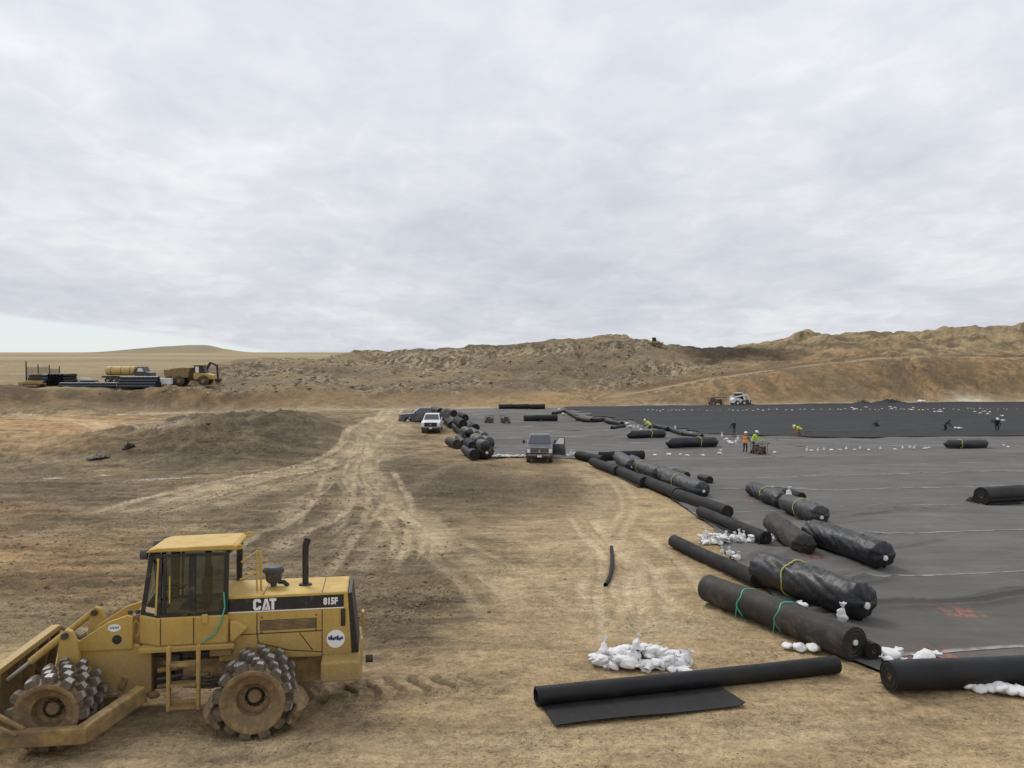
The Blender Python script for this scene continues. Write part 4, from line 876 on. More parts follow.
roll('slim black roll with a sandbag in its near end',(676,494),(728,512),.27,'smooth','roll_matt')
for i,(a,b) in enumerate([((641,478.5),(678,494)),((614,468),(645,482)),((592.5,461.5),(618,471))]):
    roll(['third from the back of the slim black rolls edging the dirt','second from the back of the slim black rolls edging the dirt','backmost of the slim black rolls laid end to end along the dirt'][i],a,b,.30,'smooth','roll_matt',group=G1,cat='roll')
for i,(a,b,m,s,p) in enumerate([((668,478),(704,490),'wrap_grey',[(.35,'ystrap')],1),((654,470),(680,481),'wrap_grey',[],0),((637,465),(660,474),'wrap_grey',[(.3,'ystrap')],0),((618,457),(632,466),'wrap_grey',[],1),((631,459),(640,463),'wrap',[],0)]):
    roll(['grey-black wrapped roll with white plug, nearest of the wrapped chain','wrapped roll second in the chain along the slim rolls','wrapped roll with a yellow strap in the middle of the chain','lumpy wrapped roll at the back of the chain with a white plug','short dark roll wedged at the back of the wrapped chain'][i],a,b,.46 if i<4 else .36,'wrap',m,s,p,group=G1)
roll('dark roll lying crossways at the back of the slim rolls',(600,456.5),(643,455),.36,'smooth','roll_matt',group=G1)
roll('dark roll beside the truck at the far end of the edge rolls',(578,455),(603,460),.32,'smooth','roll_matt',group=G1)
roll('small black roll end on the liner behind the wrapped chain',(701,477),(710,480),.22,'smooth','roll')
roll('little dark roll behind the second wrapped roll of the chain',(675,471),(687,475),.2,'smooth','roll')
roll('wrapped black roll with yellow strap next to the black liner edge',(627,435),(666,433.5),.46,'wrap','wrap',[(.58,'ystrap')])
roll('long wrapped black roll with yellow strap left of the two vested workers',(666,443.5),(718,441.5),.50,'wrap','wrap',[(.62,'ystrap')])
roll('lone grey-black roll lying on the far right of the grey liner',(944,444),(988,443.5),.40,'wrap','wrap_grey',[(.35,'ystrap')])
roll('black roll cut by the right frame edge with a scrap at its end',(981,496),(1062,491),.42,'smooth','roll',[(.55,'ystrap')],0)
roll('flat black roll lying across the grey liner behind the grey pickup, left one',(524,418.5),(540,418.3),.42,'smooth','roll')
roll('flat black roll lying across the grey liner behind the grey pickup, right one',(541,418.2),(557,418),.42,'smooth','roll')
for i in range(3): roll(['leftmost of the far rolls at the back edge of the grey liner','middle of the far rolls at the back edge of the grey liner','rightmost of the far rolls at the back edge of the grey liner'][i],(499+i*15.5,406.8),(513.5+i*15.5,406.6),.40,'smooth','roll',group='far rolls at the back edge')
# black rolls strewn along the edge of the black liner
G2='rolls along the black liner edge'
for i,(a,b,r) in enumerate([((553,413.5),(566,411),.25),((566,411),(577,417),.3),((577,418),(592,421),.32),((592,420.5),(606,420),.3),((606,421),(622,424),.3),((612,428),(624,426),.22),((668,428),(684,434),.25),((684,434),(702,436.5),.25),((655,426),(668,429),.25)]):
    roll('thin black roll in the ragged line along the edge of the black liner',a,b,r,'smooth','roll',group=G2)
# tumbled pile by the parked pickups
G3='tumbled pile of rolls by the pickups'
PILE=[(449,441,457,444,.40,0,'roll_dusty'),(466,449,475,455,.42,0,'roll'),(479,448,487,451.5,.62,0,'wrap_grey'),(483,440,489,443,.55,0,'wrap_grey'),(459,438,464,444,.38,0,'roll'),(474,443,481,447,.45,0,'wrap'),
 (470,432,477,436,.55,0,'wrap_grey'),(461,431,466,437,.42,0,'roll_matt'),(466,436,472,441,.42,0,'roll_matt'),(478,434,484,437,.5,0,'wrap_grey'),(455,426,461,431,.42,0,'roll'),(463,424,469,428,.5,0,'wrap_grey'),(469,425,476,428,.45,0,'roll_matt'),
 (449,419,455,423,.45,0,'roll'),(456,420,462,423,.5,0,'wrap_grey'),(451,414,458,417,.5,0,'wrap'),(443,412,448,415,.5,0,'roll'),(459,415,465,418,.45,0,'roll_matt'),(447,421,452,425,.4,0,'roll_matt'),
 (474,438,480,441,.45,.8,'wrap_grey'),(464,430,470,433,.42,.75,'wrap'),(457,421,463,424,.45,.8,'roll_matt'),(480,444,486,446,.42,.95,'wrap'),(468,442,473,446,.38,.6,'roll_matt'),(434,410,441,412,.55,0,'roll'),(447,411,454,413,.4,.7,'roll')]
for i,(a,b,c,d,r,lf,mt) in enumerate(PILE):
    lab={0:'dusty brown-black roll lying apart on the left of the tumbled pile',1:'black roll sticking out towards the camera at the pile front',2:'biggest grey-black wrapped roll at the front of the tumbled pile'}.get(i,'dark roll in the tumbled pile between the pickups and the grey liner')
    roll(lab,(a,b),(c,d),r,'wrap' if mt.startswith('wrap') else 'smooth',mt,[(.5,'ystrap')] if i in (11,19) else [],1 if i in (2,6) else 0,lift=lf,group=G3)
# the unrolled sheet in front
def unrolled():
    P=hit(536,696,.17); Q=hit(836,664,.17); d=Q-P; L=d.length; mid=(P+Q)/2
    R=thing('unrolled_sheet_roll','thin black roll partly unrolled into a flat sheet in the foreground','roll',mid-Vector((0,0,.17)),(0,-math.asin(d.z/L),math.atan2(d.y,d.x)))
    roll_mesh(L,.165,'smooth',77,50,40,.13,.12).build('wound_sheet',M['roll'],R,True)
    c=[hit(556,729),hit(746,708),hit(709,680),hit(537,700)]
    inv=R.matrix_basis.inverted(); q=[inv@p for p in c]
    nu,nv=50,30; P_=[]
    for i in range(nu):
        for k in range(nv):
            u=i/(nu-1); v=k/(nv-1); p=(q[3].lerp(q[2],u)).lerp(q[0].lerp(q[1],u),v)
            p.y+=.02*math.sin(u*9)*v
            w=R.matrix_basis@p; z=Lz(w.x,w.y)+.03+.012*float(fbm(np.array([u*5.]),np.array([v*3.]),3,8)[0])+.05*max(0,(v-.92)/.08)**1.5*(.6+.4*math.sin(u*5))+.06*max(0,(u-.95)/.05)**2*v
            w.z=z; P_.append(inv@w)
    me=grid_mesh('flat_sheet',np.array(P_),nu,nv); me.materials.append(M['roll_matt']); o=link('flat_sheet',me,R); s=o.modifiers.new('t','SOLIDIFY'); s.thickness=.006; s.offset=0
unrolled()
# bent length of black pipe on the dirt
pp=[hit(x,y,.06) for x,y in ((611.5,547),(612,556),(612,566),(611,573),(608.5,580),(605.5,585))]
tag(MB().tube(pp,.062,12,False).tube(pp,.05,12,False).build('pipe',M['roll_matt'],None,True),'short bent black pipe lying alone on the bare dirt','pipe')
# ------------------------------------------------------------ sandbags
def bag_mesh(seed,upright):
    n,m=20,16; V=[];F=[]; r=np.random.default_rng(seed)
    for i in range(m+1):
        t=i/m
        for k in range(n):
            a=2*PI*k/n
            if t<.72: q=t/.72; rad=.5*math.sin(PI*min(q*.86+.07,1))**.55
            elif t<.80: rad=.09
            else: rad=.09+.26*((t-.8)/.2)
            rad*=1+.16*math.sin(a*3+seed+t*5)+(.25*math.sin(a*5+seed) if t>.8 else 0)
            V.append([rad*math.cos(a)*.78,rad*math.sin(a)*.62,t])
    V=np.array(V); V[:,2]+=.12*fbm(V[:,0]*5+seed,V[:,1]*5,2,seed+3); V[:,:2]+=.10*np.stack([fbm(V[:,0]*9+seed,V[:,2]*9,2,seed+5),fbm(V[:,1]*9,V[:,2]*9+seed,2,seed+6)],1); V[:,:2]+=.24*np.stack([fbm(V[:,0]*3+seed,V[:,2]*4,3,seed),fbm(V[:,1]*3,V[:,2]*4+seed,3,seed+1)],1)
    for i in range(m):
        for k in range(n): F.append((i*n+k,i*n+(k+1)%n,(i+1)*n+(k+1)%n,(i+1)*n+k))
    F.append(tuple(range(n))[::-1])
    if upright: V=V*np.array([.34,.34,.52]); V[:,2]*=1
    else:
        V=np.stack([V[:,2]*.50-.24,V[:,0]*.52,V[:,1]*.34],1); V[:,2]-=V[:,2].min()*.82; V[:,2]=np.where(V[:,2]<0,V[:,2]*.2,V[:,2])
    b=MB(); b.add(V.tolist(),F); me=b.mesh('sandbag'); me.materials.append(M['bag']); me.polygons.foreach_set('use_smooth',[True]*len(me.polygons)); return me
BL=[bag_mesh(s,False) for s in (1,2,3,4)]; BU=[bag_mesh(s,True) for s in (5,6)]
def bag(p,label,group,up=False,sc=1.,rz=None,tilt=0.):
    o=bpy.data.objects.new('sandbag',random.choice(BU if up else BL)); COL.objects.link(o); o.location=p
    o.rotation_euler=(random.uniform(-tilt,tilt),random.uniform(-tilt,tilt),random.uniform(0,2*PI) if rz is None else rz); s=sc*random.uniform(.85,1.12); o.scale=(s,s,s)
    return tag(o,label,'sandbag',group)
random.seed(11)
lab='white sandbag in the dense heap behind the unrolled sheet'
hc=hit(642,667); 
for i in range(76):
    a=random.uniform(0,2*PI); q=math.sqrt(random.random()); dx=q*math.cos(a)*.95; dy=q*math.sin(a)*.42; lay=(1-q**1.5)*.34*random.uniform(.45,1)
    x=hc.x+dx-.05; y=hc.y+.18+dy; bag((x,y,Lz(x,y)+lay),lab,'sandbag heap by the unrolled sheet',i%19==0,.70,tilt=.5)
for i,(x,y) in enumerate([(673,671),(681,672),(687,673),(665,662)]): bag(hit(x,y),lab,'sandbag heap by the unrolled sheet',False,.55)
lab='white sandbag in the long strip beside the slim rolls at the liner edge'
for i in range(70):
    t=random.random()**.85; px=694+t*100; py=544-t*4.5+random.uniform(-3.6,2.5)*(1-.5*t); p=hit(px,py); bag((p.x,p.y,p.z+.04+(.12 if random.random()<.25 else 0)),lab,'sandbag strip at the liner edge',random.random()<.15,.66,tilt=.4)
lab='white sandbag in the loose cluster in front of the sandbag strip'
for x,y in [(722,556),(729,558),(735,560),(738,563),(731,555)]: p=hit(x,y); bag(p+Vector((0,0,.04)),lab,'loose sandbag cluster',random.random()<.5,.62)
def bags(lst,group,dz=.03):
    for (x,y,up,sc,rz,l) in lst: p=hit(x,y); bag(p+Vector((0,0,dz)),l,group,up,sc,rz)
bags([(789,650,0,.62,.2,'left of the white sandbags in front of the green-corded roll'),(801,651,0,.8,.1,'middle of the white sandbags in front of the green-corded roll'),(816,652,0,.85,-.3,'right of the white sandbags in front of the green-corded roll'),
 (892,659,0,.9,.5,'white sandbag between the small roll end and the right-hand roll'),(886,663,0,.6,2,'small white sandbag against the small roll end'),(928,661,0,.95,.1,'white sandbag on the liner behind the right-hand roll'),(918,662,0,.6,1,'small white sandbag on the liner behind the right-hand roll'),(903,662,0,.35,0,'tiny white sandbag behind the end of the right-hand roll')],None)
for x,y in [(970,690),(981,692),(993,693),(1003,694),(1014,696),(1024,697)]: bag(hit(x,y)+Vector((0,0,.03)),'white sandbag in the flat row before the right-hand roll','sandbag row before the right roll',False,.85,random.uniform(-.4,.1))
def bag_on(px,py,z,l,up=True,sc=1.,dz=.0): p=hit(px,py,dz); bag(p,l,None,up,sc)
bag_on(842,622,0,'upright white sandbag between the strapped wrap and green-corded roll',True,.95,.12)
bag_on(789,497.5,0,'upright white sandbag on top of the middle wrapped rolls',True,1.,.62)
bag_on(768,583,0,'white sandbag lying between the slim roll end and the wrapped roll',False,.9,.1)
bag_on(802,607,0,'white sandbag peeking over the green-corded roll',False,.7,.25)
bag_on(723,511,0,'white sandbag at the near end of the slim roll by the dirt',False,.8,.1); 
lab='white sandbag in the row across the grey liner'
for x in [806,811,818,825,832,840,847,854,861,870,881,896,903,909,915,925,928]: bag(hit(x+random.uniform(-1,1),452-.02*(x-800)+random.uniform(-.6,.6))+Vector((0,0,.05)),lab,'sandbag row on the grey liner',random.random()<.4,.72)
lab='white sandbag scattered on the liner behind the wrapped chain'
for x,y in [(655,456.5),(669,456),(680,456),(687,457),(703,456.5),(720,455),(721,452),(775,453.5),(1004,447),(1008,448)]: bag(hit(x,y)+Vector((0,0,.05)),lab,'scattered sandbags mid liner',False,.8)
lab='white sandbag in the far row on the black liner'
x=648
while x<1030:
    bag(hit(x,411.5-.005*(x-648)+random.uniform(-.5,.9))+Vector((0,0,.1)),lab,'far sandbag row on the black liner',False,.62); x+=random.choice((3.,5,6,8,9,4))
lab='white sandbag strewn about the far right of the black liner'
for x,y in [(852,409),(855,410.5),(866,408.5),(890,408),(892,410),(895,409),(912,411),(913,409),(938,413),(960,430),(956,429.5),(975,413),(980,414.5),(984,413),(990,413.5),(988,415.5),(1002,417),(1003,422),(935,412.7),(941,412.8)]: bag(hit(x,y)+Vector((0,0,.1)),lab,'sandbags strewn far right',False,.95)
lab='white sandbag among the thin rolls at the black liner edge'
for x,y in [(559,409.5),(561,412),(563,414),(598,420),(603,420),(627,424),(630,427),(634,428.5),(638,429),(641,430),(675,430),(690,434),(722,437),(726,440),(729,442),(731,443.5),(736,444),(738,441)]: bag(hit(x,y,.25),lab,'sandbags at the black liner edge',random.random()<.25,.95)
lab='white sandbag in the low line along the liner edge by the grey pickup'
for k in range(30):
    x=478+k*1.75
    bag(hit(x,457.6+random.uniform(-.4,.4))+Vector((0,0,.05)),lab,'sandbag line by the grey pickup',False,.85)
for x in (563,567,571,574): bag(hit(x,457)+Vector((0,0,.05)),lab,'sandbag line by the grey pickup',x>570,.95)
# ------------------------------------------------------------ pickups
def paint(name,col,rough=.35,metal=.3): return simple(name,col,rough,metal,var=.12,scale=2.,dust=.35,dustcol=(.34,.28,.2))
M['lamp']=simple('lamp_and_pale_pane',(.75,.76,.78),.15,var=.05); M['chrome']=simple('bright_trim',(.55,.56,.58),.25,.8,var=.1); M['red']=simple('red_lens',(.45,.03,.02),.3)
def arch(x,r,z0,n=8): return [(x+r*math.cos(PI-PI*k/n),z0+r*math.sin(PI*k/n)) for k in range(n+1)]
def pickup(label,p,heading,body,cat='pickup truck',door=False,chrome=True,sc=1.):
    R=thing('pickup_truck',label,cat,p,(0,0,heading))
    Z0=.42; WF,WR=1.95,-1.85
    prof=[(-.95,Z0)]+[(1.45,Z0)]+arch(WF,.48,Z0)+[(2.50,Z0),(2.86,.50),(2.90,.80),(2.88,1.14),(2.78,1.22),(1.25,1.30),(-.95,1.30)]
    MB().prism(prof,-.98,.98).build('body',body,R,bevel=.05)
    cab=MB(); b=[(-.93,-.93,1.29),(1.32,-.93,1.29),(1.32,.93,1.29),(-.93,.93,1.29)]; t=[(-.72,-.74,1.93),(.52,-.74,1.93),(.52,.74,1.93),(-.72,.74,1.93)]
    cab.add(b+t,[(3,2,1,0),(4,5,6,7),(0,1,5,4),(1,2,6,5),(2,3,7,6),(3,0,4,7)]); c=cab.build('cabin',body,R,bevel=.04)
    def pane(face,nm,u0=.06,u1=.94,v0=.10,v1=.90):
        q=[Vector(v) for v in face]; nn=(q[1]-q[0]).cross(q[3]-q[0]).normalized()*.012
        f=lambda u,v:(q[0].lerp(q[1],u)).lerp(q[3].lerp(q[2],u),v)+nn
        P=[f(u0,v0),f(u1,v0),f(u1,v1),f(u0,v1)]; MB().add(P+[x_-nn*1.5 for x_ in P],[(0,1,2,3),(0,4,5,1),(1,5,6,2),(2,6,7,3),(3,7,4,0)]).build(nm,M['carglass'],c)
    pane((b[1],b[2],t[2],t[1]),'windscreen'); pane((b[3],b[0],t[0],t[3]),'rear_window')
    for f_ in ((b[0],b[1],t[1],t[0]),(b[2],b[3],t[3],t[2])):
        a=f_[0][1]<0; pane(f_,'side_window',*( (.07,.44) if a else (.56,.93))); pane(f_,'side_window',*((.49,.90) if a else (.10,.51)))
    for s in (-1,1):
        MB().prism([(-2.95,.55),(-2.40,Z0+.05)]+arch(WR,.48,Z0)+[(-.97,Z0),(-.97,1.28),(-2.95,1.28)],s*.98-.06*(s>0),s*.98+.06*(s<0)).build('bed_side',body,R,bevel=.03)
        MB().box((-.2,s*1.02,.45),(2.0,.12,.06)).build('running_board',M['black'],R,bevel=.01)
        m=MB().bar((1.10,s*.95,1.42),(1.12,s*1.12,1.42),.05,.05).box((1.12,s*1.19,1.46),(.10,.17,.26)).build('mirror',M['black'],R,bevel=.03)
        MB().box((2.885,s*.80,.98),(.06,.27,.30)).build('headlight',M['lamp'],R,bevel=.03); MB().box((-2.96,s*.90,1.05),(.04,.12,.40)).build('tail_light',M['red'],R)
        for x in (.62,-.42): MB().box((x,s*.992,1.14),(.16,.03,.035)).build('door_handle',M['black'],R)
        for x in (1.26,.18,-.90): MB().box((x,s*.981,.90),(.012,.006,.75)).build('door_gap',M['black'],R)
    MB().box((-1.95,0,.82),(1.96,1.72,.06)).build('bed_floor',M['steel'],R); MB().box((-2.93,0,.95),(.06,1.84,.66)).build('tailgate',body,R,bevel=.02)
    g=MB().box((2.90,0,.97),(.06,1.32,.42)).build('grille',M['black'],R,bevel=.02)
    for z in (.86,.97,1.08): MB().box((2.935,0,z),(.03,1.2,.03)).build('grille_bar',M['chrome'] if chrome else M['steel'],g)
    MB().lathe([(0,0),(0,.09),(.015,.08),(.015,0)],(2.95,0,.97),'X',14).build('badge',M['chrome'],g)
    MB().prism([(2.80,.46),(2.98,.50),(3.02,.70),(2.84,.74)],-.98,.98).build('front_bumper',M['dgrey'],R,bevel=.03); MB().box((3.0,0,.70),(.04,1.7,.06)).build('bumper_trim',M['chrome'],R)
    MB().box((-3.05,0,.58),(.16,1.9,.18)).build('rear_bumper',M['chrome'],R,bevel=.03); MB().box((3.0,0,.60),(.03,.32,.14)).build('number_plate',M['white'],R)
    MB().box((0,0,.40),(5.2,1.0,.20)).build('chassis',M['black'],R)
    for x in (WF,WR):
        for s in (-1,1):
            w=MB().lathe([(-.12,.25),(-.13,.36),(-.10,.395),(.10,.395),(.13,.36),(.12,.25)],(0,0,0),n=22).build('tyre',M['rubber'],None,True); w.name='wheel'; w.parent=R; w.location=(x,s*.84,.40)
            MB().lathe([(s*.12,.26),(s*.06,.22),(s*.08,.08),(s*.12,.06),(s*.12,0)],n=18).build('rim',M['chrome'],w,True)
    if door:
        d=MB().prism([(0,.50),(0,1.30),(-.12,1.32),(-1.0,1.30),(-1.05,.50)],-.05,.05).build('open_door',body,R,bevel=.02); d.location=(1.20,1.0,0); d.rotation_euler=(0,0,math.radians(-112))
        MB().prism([(-.12,1.31),(-.48,1.86),(-.95,1.88),(-1.0,1.31)],-.03,.03).build('door_frame',body,d); MB().prism([(-.22,1.34),(-.52,1.80),(-.90,1.82),(-.93,1.34)],-.038,.038).build('side_window',M['lamp'],d)  # near-white window: the sky's reflection is put into the pane's colour
    R.scale=(sc,)*3
    return R
PG=paint('grey_metallic_paint',(.085,.09,.10)); PW=paint('white_car_paint',(.74,.76,.80),.3,.0); PD=paint('dark_grey_paint',(.10,.11,.115))
pickup('dark grey pickup truck facing the camera with its door open',hit(540,461)+Vector((0,1.2,0)),math.radians(-92),PG,door=True)
pickup('white pickup truck facing the camera beside the dark pile of rolls',hit(431,432.5)+Vector((0,1.5,0)),math.radians(-88),PW,chrome=False)
pickup('dark grey pickup truck parked side-on behind the white one',hit(423,424)+Vector((0,.5,0)),math.radians(193),PD,chrome=False)
# ------------------------------------------------------------ people
def cloth_mat(name,legs,top,head,zb=(.78,1.42)):
    g=G(name); z=g.sep()[2]; n=g.noise(9,4,.6)
    zz=g.math('ADD',z,g.math('MULTIPLY',g.math('SUBTRACT',n,.5),.02))
    r=g.N.new('ShaderNodeValToRGB'); r.color_ramp.interpolation='CONSTANT'; g.L.new(g.math('DIVIDE',zz,2.),r.inputs[0]); e=r.color_ramp.elements
    e[0].position=0; e[0].color=(.06,.04,.03,1); e[1].position=.06; e[1].color=legs+(1,); q=e.new(zb[0]/2); q.color=top+(1,); q=e.new(zb[1]/2); q.color=head+(1,)
    return g.out(r.outputs[0],.85,g.bump(n,.4,.02),0.,.2)
def skin_body(name,J,E,Rr,mat,parent,root):
    me=bpy.data.meshes.new(name); me.from_pydata(J,E,[]); me.materials.append(mat); o=link(name,me,parent)
    sk=o.modifiers.new('skin','SKIN'); sk.use_smooth_shade=True
    for v,r in zip(me.skin_vertices[0].data,Rr): v.radius=(r,r*.85); v.use_root=False
    me.skin_vertices[0].data[root].use_root=True
    sb=o.modifiers.new('sub','SUBSURF'); sb.levels=1; sb.render_levels=2
    return o
def person(label,p,heading,bend=0.,kneel=0.,vest=None,legs=(.04,.05,.08),top=(.06,.06,.07),hat=(.75,.75,.7),arms=((.25,.55),(.25,.55))):
    """faces local +Y; bend = lean of the trunk forward (rad); kneel lowers the hips"""
    R=thing('person',label,'person',p,(0,0,heading)); hz=.92-kneel*.50
    tr=lambda d,sx=0,f=0.:(sx,f*math.cos(bend)+d*math.sin(bend),hz+d*math.cos(bend)-f*math.sin(bend))
    hip=(0,0,hz); J=[hip,tr(.22),tr(.44),tr(.56),tr(.66,f=.02),tr(.80,f=.03)]; E=[(0,1),(1,2),(2,3),(3,4),(4,5)]; Rr=[.145,.13,.155,.07,.095,.085]
    for s,(fw,dn) in zip((-1,1),arms):
        sh=len(J); J.append(tr(.47,s*.20)); E.append((2,sh)); Rr.append(.075)
        S_=Vector(J[sh]); el=S_+Vector((s*.07,fw*.6,-.26)); wr=el+Vector((-s*.03,fw*.85,-.24*(1-fw*.6))); hd=wr+(wr-el).normalized()*.14
        J+=[tuple(el),tuple(wr),tuple(hd)]; E+=[(sh,sh+1),(sh+1,sh+2),(sh+2,sh+3)]; Rr+=[.055,.042,.045]
    for s in (-1,1):
        k=len(J); kn=(s*.12,.08+kneel*.30,hz*.52+kneel*.04); an=(s*.12,-.03-kneel*.12,.09); to=(s*.13,.16-kneel*.05,.05)
        J+=[(s*.10,0,hz-.05),kn,an,to]; E+=[(0,k),(k,k+1),(k+1,k+2),(k+2,k+3)]; Rr+=[.10,.075,.055,.045]
    zb=(hz-.02,tr(.585)[2]) if bend<.6 else (hz+.0,9)
    b=skin_body('body',J,E,Rr,cloth_mat('clothes_'+label.split()[0],legs,top,(.42,.27,.19),zb),R,0)
    if vest:
        v=MB(); n=16; P=[]
        for d,a,c in ((-.06,.185,.155),(.10,.18,.15),(.30,.205,.165),(.44,.22,.155),(.52,.15,.11)):
            for k in range(n): t=2*PI*k/n; P.append(tr(d,a*math.cos(t),c*math.sin(t)))
        F=[(i*n+k,i*n+(k+1)%n,(i+1)*n+(k+1)%n,(i+1)*n+k) for i in range(4) for k in range(n)]
        v.add(P,F); vo=v.build('safety_vest',simple('vest_'+label.split()[0],vest,.8,var=.15),R,'all')
        sb=MB()
        for d,a,c in ((.12,.188,.158),):
            q=[tr(d+e_,a*math.cos(2*PI*k/n),c*math.sin(2*PI*k/n)) for e_ in (0,.05) for k in range(n)]; sb.add(q,[(k,(k+1)%n,n+(k+1)%n,n+k) for k in range(n)])
        sb.build('reflective_band',simple('reflective_band',(.6,.6,.58),.4),vo)
    c=Vector(tr(.80,f=.03)); up=(Vector(tr(1.))-Vector(tr(.9))).normalized(); m=MB().lathe([(-.01,.155),(.01,.13),(.08,.11),(.13,.06),(.145,0)],n=16,axis='Z'); m.box((0,.13,.0),(.18,.10,.015))
    h=m.build('hard_hat',simple('hat_'+label.split()[0],hat,.4,var=.08),R,True); h.location=c; h.rotation_euler=(-bend,0,0)
    return R
LIME=(.50,.72,.05); ORG=(.80,.22,.05)
person('worker in an orange vest standing beside the lime-vested worker',hit(745,453.5),math.radians(-40),.12,0,ORG,arms=((.3,.3),(.3,.3)))
person('worker in a lime vest leaning over the red-brown machine',hit(753,451),math.radians(-120),.35,0,LIME,top=(.45,.6,.06),arms=((.5,.3),(.4,.3)))
person('dark-clothed worker standing on the black liner behind the vested pair',hit(734,437.5),math.radians(20),.1,0,None,(.12,.13,.15),(.03,.03,.035),(.03,.03,.03))
person('lime-vested worker bending low alone on the black liner',hit(800.5,436.5),math.radians(100),1.1,.35,LIME,(.35,.12,.05),(.5,.65,.08),(.85,.85,.5))
person('lime-vested worker half hidden behind the strapped wrapped roll',hit(650.5,432),math.radians(60),.9,.3,LIME,top=(.5,.62,.08))
person('dark-clothed worker crouching on the black liner far right',hit(997,431.5),math.radians(150),.5,.4,None,(.03,.03,.035),(.03,.03,.035),(.8,.8,.78))
person('dark-clothed worker crouching left of the other on the far black liner',hit(944.5,431.5),math.radians(-90),.8,.4,None,(.03,.03,.035),(.025,.025,.03),(.1,.1,.1))
# ------------------------------------------------------------ small site machines
M['maroon']=simple('red_brown_paint',(.055,.032,.026),.6,var=.3,dust=.45)
def generator(label,p,rz,col='maroon'):
    R=thing('portable_generator',label,'generator',p,(0,0,rz))
    MB().box((0,0,.52),(.95,.60,.44)).build('housing',M[col],R,bevel=.05); MB().box((-.30,0,.80),(.35,.42,.14)).build('fuel_tank',M['black'],R,bevel=.04)
    fr=MB()
    for s in (-1,1): fr.tube([(-.55,s*.33,.22),(-.55,s*.33,.92),(.55,s*.33,.92),(.55,s*.33,.22),(-.55,s*.33,.22)],.025,8)
    fr.tube([(.55,-.33,.92),(.85,-.30,.95),(.85,.30,.95),(.55,.33,.92)],.022,8).build('frame',M['black'],R,True)
    for s in (-1,1): MB().lathe([(-.05,.08),(-.06,.17),(-.03,.2),(.03,.2),(.06,.17),(.05,.08),(-.05,.08)],(-.35,s*.40,.2),n=18).build('wheel',M['rubber'],R,True)
    MB().box((.48,0,.14),(.06,.5,.28)).build('foot',M['black'],R); MB().lathe([(0,0),(0,.05),(.05,.05),(.05,0)],(.49,.1,.55),'X',10).build('outlet',M['white'],R); return R
generator('red-brown portable machine on wheels beside the lime-vested worker',hit(759,455),math.radians(20))
generator('small brown machine on the far grey liner, left of two',hit(489.5,424),math.radians(70))
generator('small brown machine on the far grey liner, right of two',hit(505,424),math.radians(120))
def skid(label,p,rz):
    R=thing('skid_loader',label,'loader',p,(0,0,rz)); W=M['white']
    MB().prism([(-1.3,.35),(-1.4,.9),(-1.2,1.25),(-.4,1.2),(.7,.75),(.8,.35)],-.55,.55).build('body',W,R,bevel=.03)
    c=MB().prism([(-.65,1.15),(-.60,1.95),(.35,1.95),(.55,.8)],-.48,.48).build('cab',M['black'],R,bevel=.03); MB().box((-.12,0,1.98),(1.1,1.0,.06)).build('roof',W,c)
    for s in (-1,1):
        MB().bar((-1.2,s*.68,1.35),(1.1,s*.68,1.75),.12,.22).bar((1.1,s*.68,1.78),(1.65,s*.68,.45),.12,.18).build('lift_arm',W,R,bevel=.02)
        MB().bar((-1.2,s*.68,.5),(-1.2,s*.68,1.4),.12,.2).build('arm_post',W,R)
        for x in (-.75,.45): 
            w=MB().lathe([(-.14,.2),(-.15,.36),(-.11,.42),(.11,.42),(.15,.36),(.14,.2)],(0,0,0),n=20).build('wheel',M['rubber'],R,True); w.location=(x,s*.75,.42)
            MB().lathe([(s*.13,.22),(s*.08,.18),(s*.08,0)],n=14).build('rim',W,w)
    MB().prism([(1.55,.15),(1.65,.85),(1.75,.85),(1.70,.2),(2.35,.15),(2.35,.08)],-.85,.85).build('bucket',M['steel'],R); return R
skid('white skid loader with raised arms at the foot of the hill',hit(739,405),math.radians(15))
generator('dark red machine beside the white skid loader at the hill foot',hit(716,405),math.radians(10)).scale=(1.9,1.6,1.3)
def dozer(label,p,rz,sc=1.,name='bulldozer'):
    R=thing(name,label,'bulldozer',p,(0,0,rz)); Y=M['yel']
    MB().prism([(-1.6,.7),(-1.6,1.5),(.2,1.6),(1.5,1.5),(1.6,.7)],-.55,.55).build('hood',Y,R,bevel=.04)
    c=MB().prism([(-1.3,1.5),(-1.2,2.8),(-.1,2.8),(.2,1.55)],-.6,.6).build('cab',M['black'],R,bevel=.03); MB().box((-.65,0,2.84),(1.4,1.35,.10)).build('roof',Y,c)
    MB().tube([(.8,0,1.5),(.8,0,2.4)],.06,8).build('exhaust',M['black'],R)
    for s in (-1,1):
        t=MB().prism([(-2.,.35),(-1.7,.05),(1.5,.05),(1.9,.4),(1.7,.85),(-1.6,.9),(-1.95,.7)],s*.9-.25,s*.9+.25).build('track',M['steel'],R,bevel=.05)
        MB().prism([(-1.5,.3),(1.4,.3),(1.4,.6),(-1.5,.62)],s*1.16-.02,s*1.16+.02).build('track_frame',Y,t)
        MB().bar((-.6,s*1.25,.45),(2.3,s*1.25,.4),.12,.2).build('push_arm',Y,R)
    MB().prism([(2.25,.05),(2.15,.6),(2.3,1.2),(2.42,1.2),(2.30,.6),(2.4,.05)],-1.7,1.7).build('blade',Y,R); R.scale=(sc,)*3; return R
xr=at(654,183)
dozer('yellow bulldozer with dark cab on the crest of the hill',Vector((xr,181,Lz(xr,181)-.1)),math.radians(5),.65)
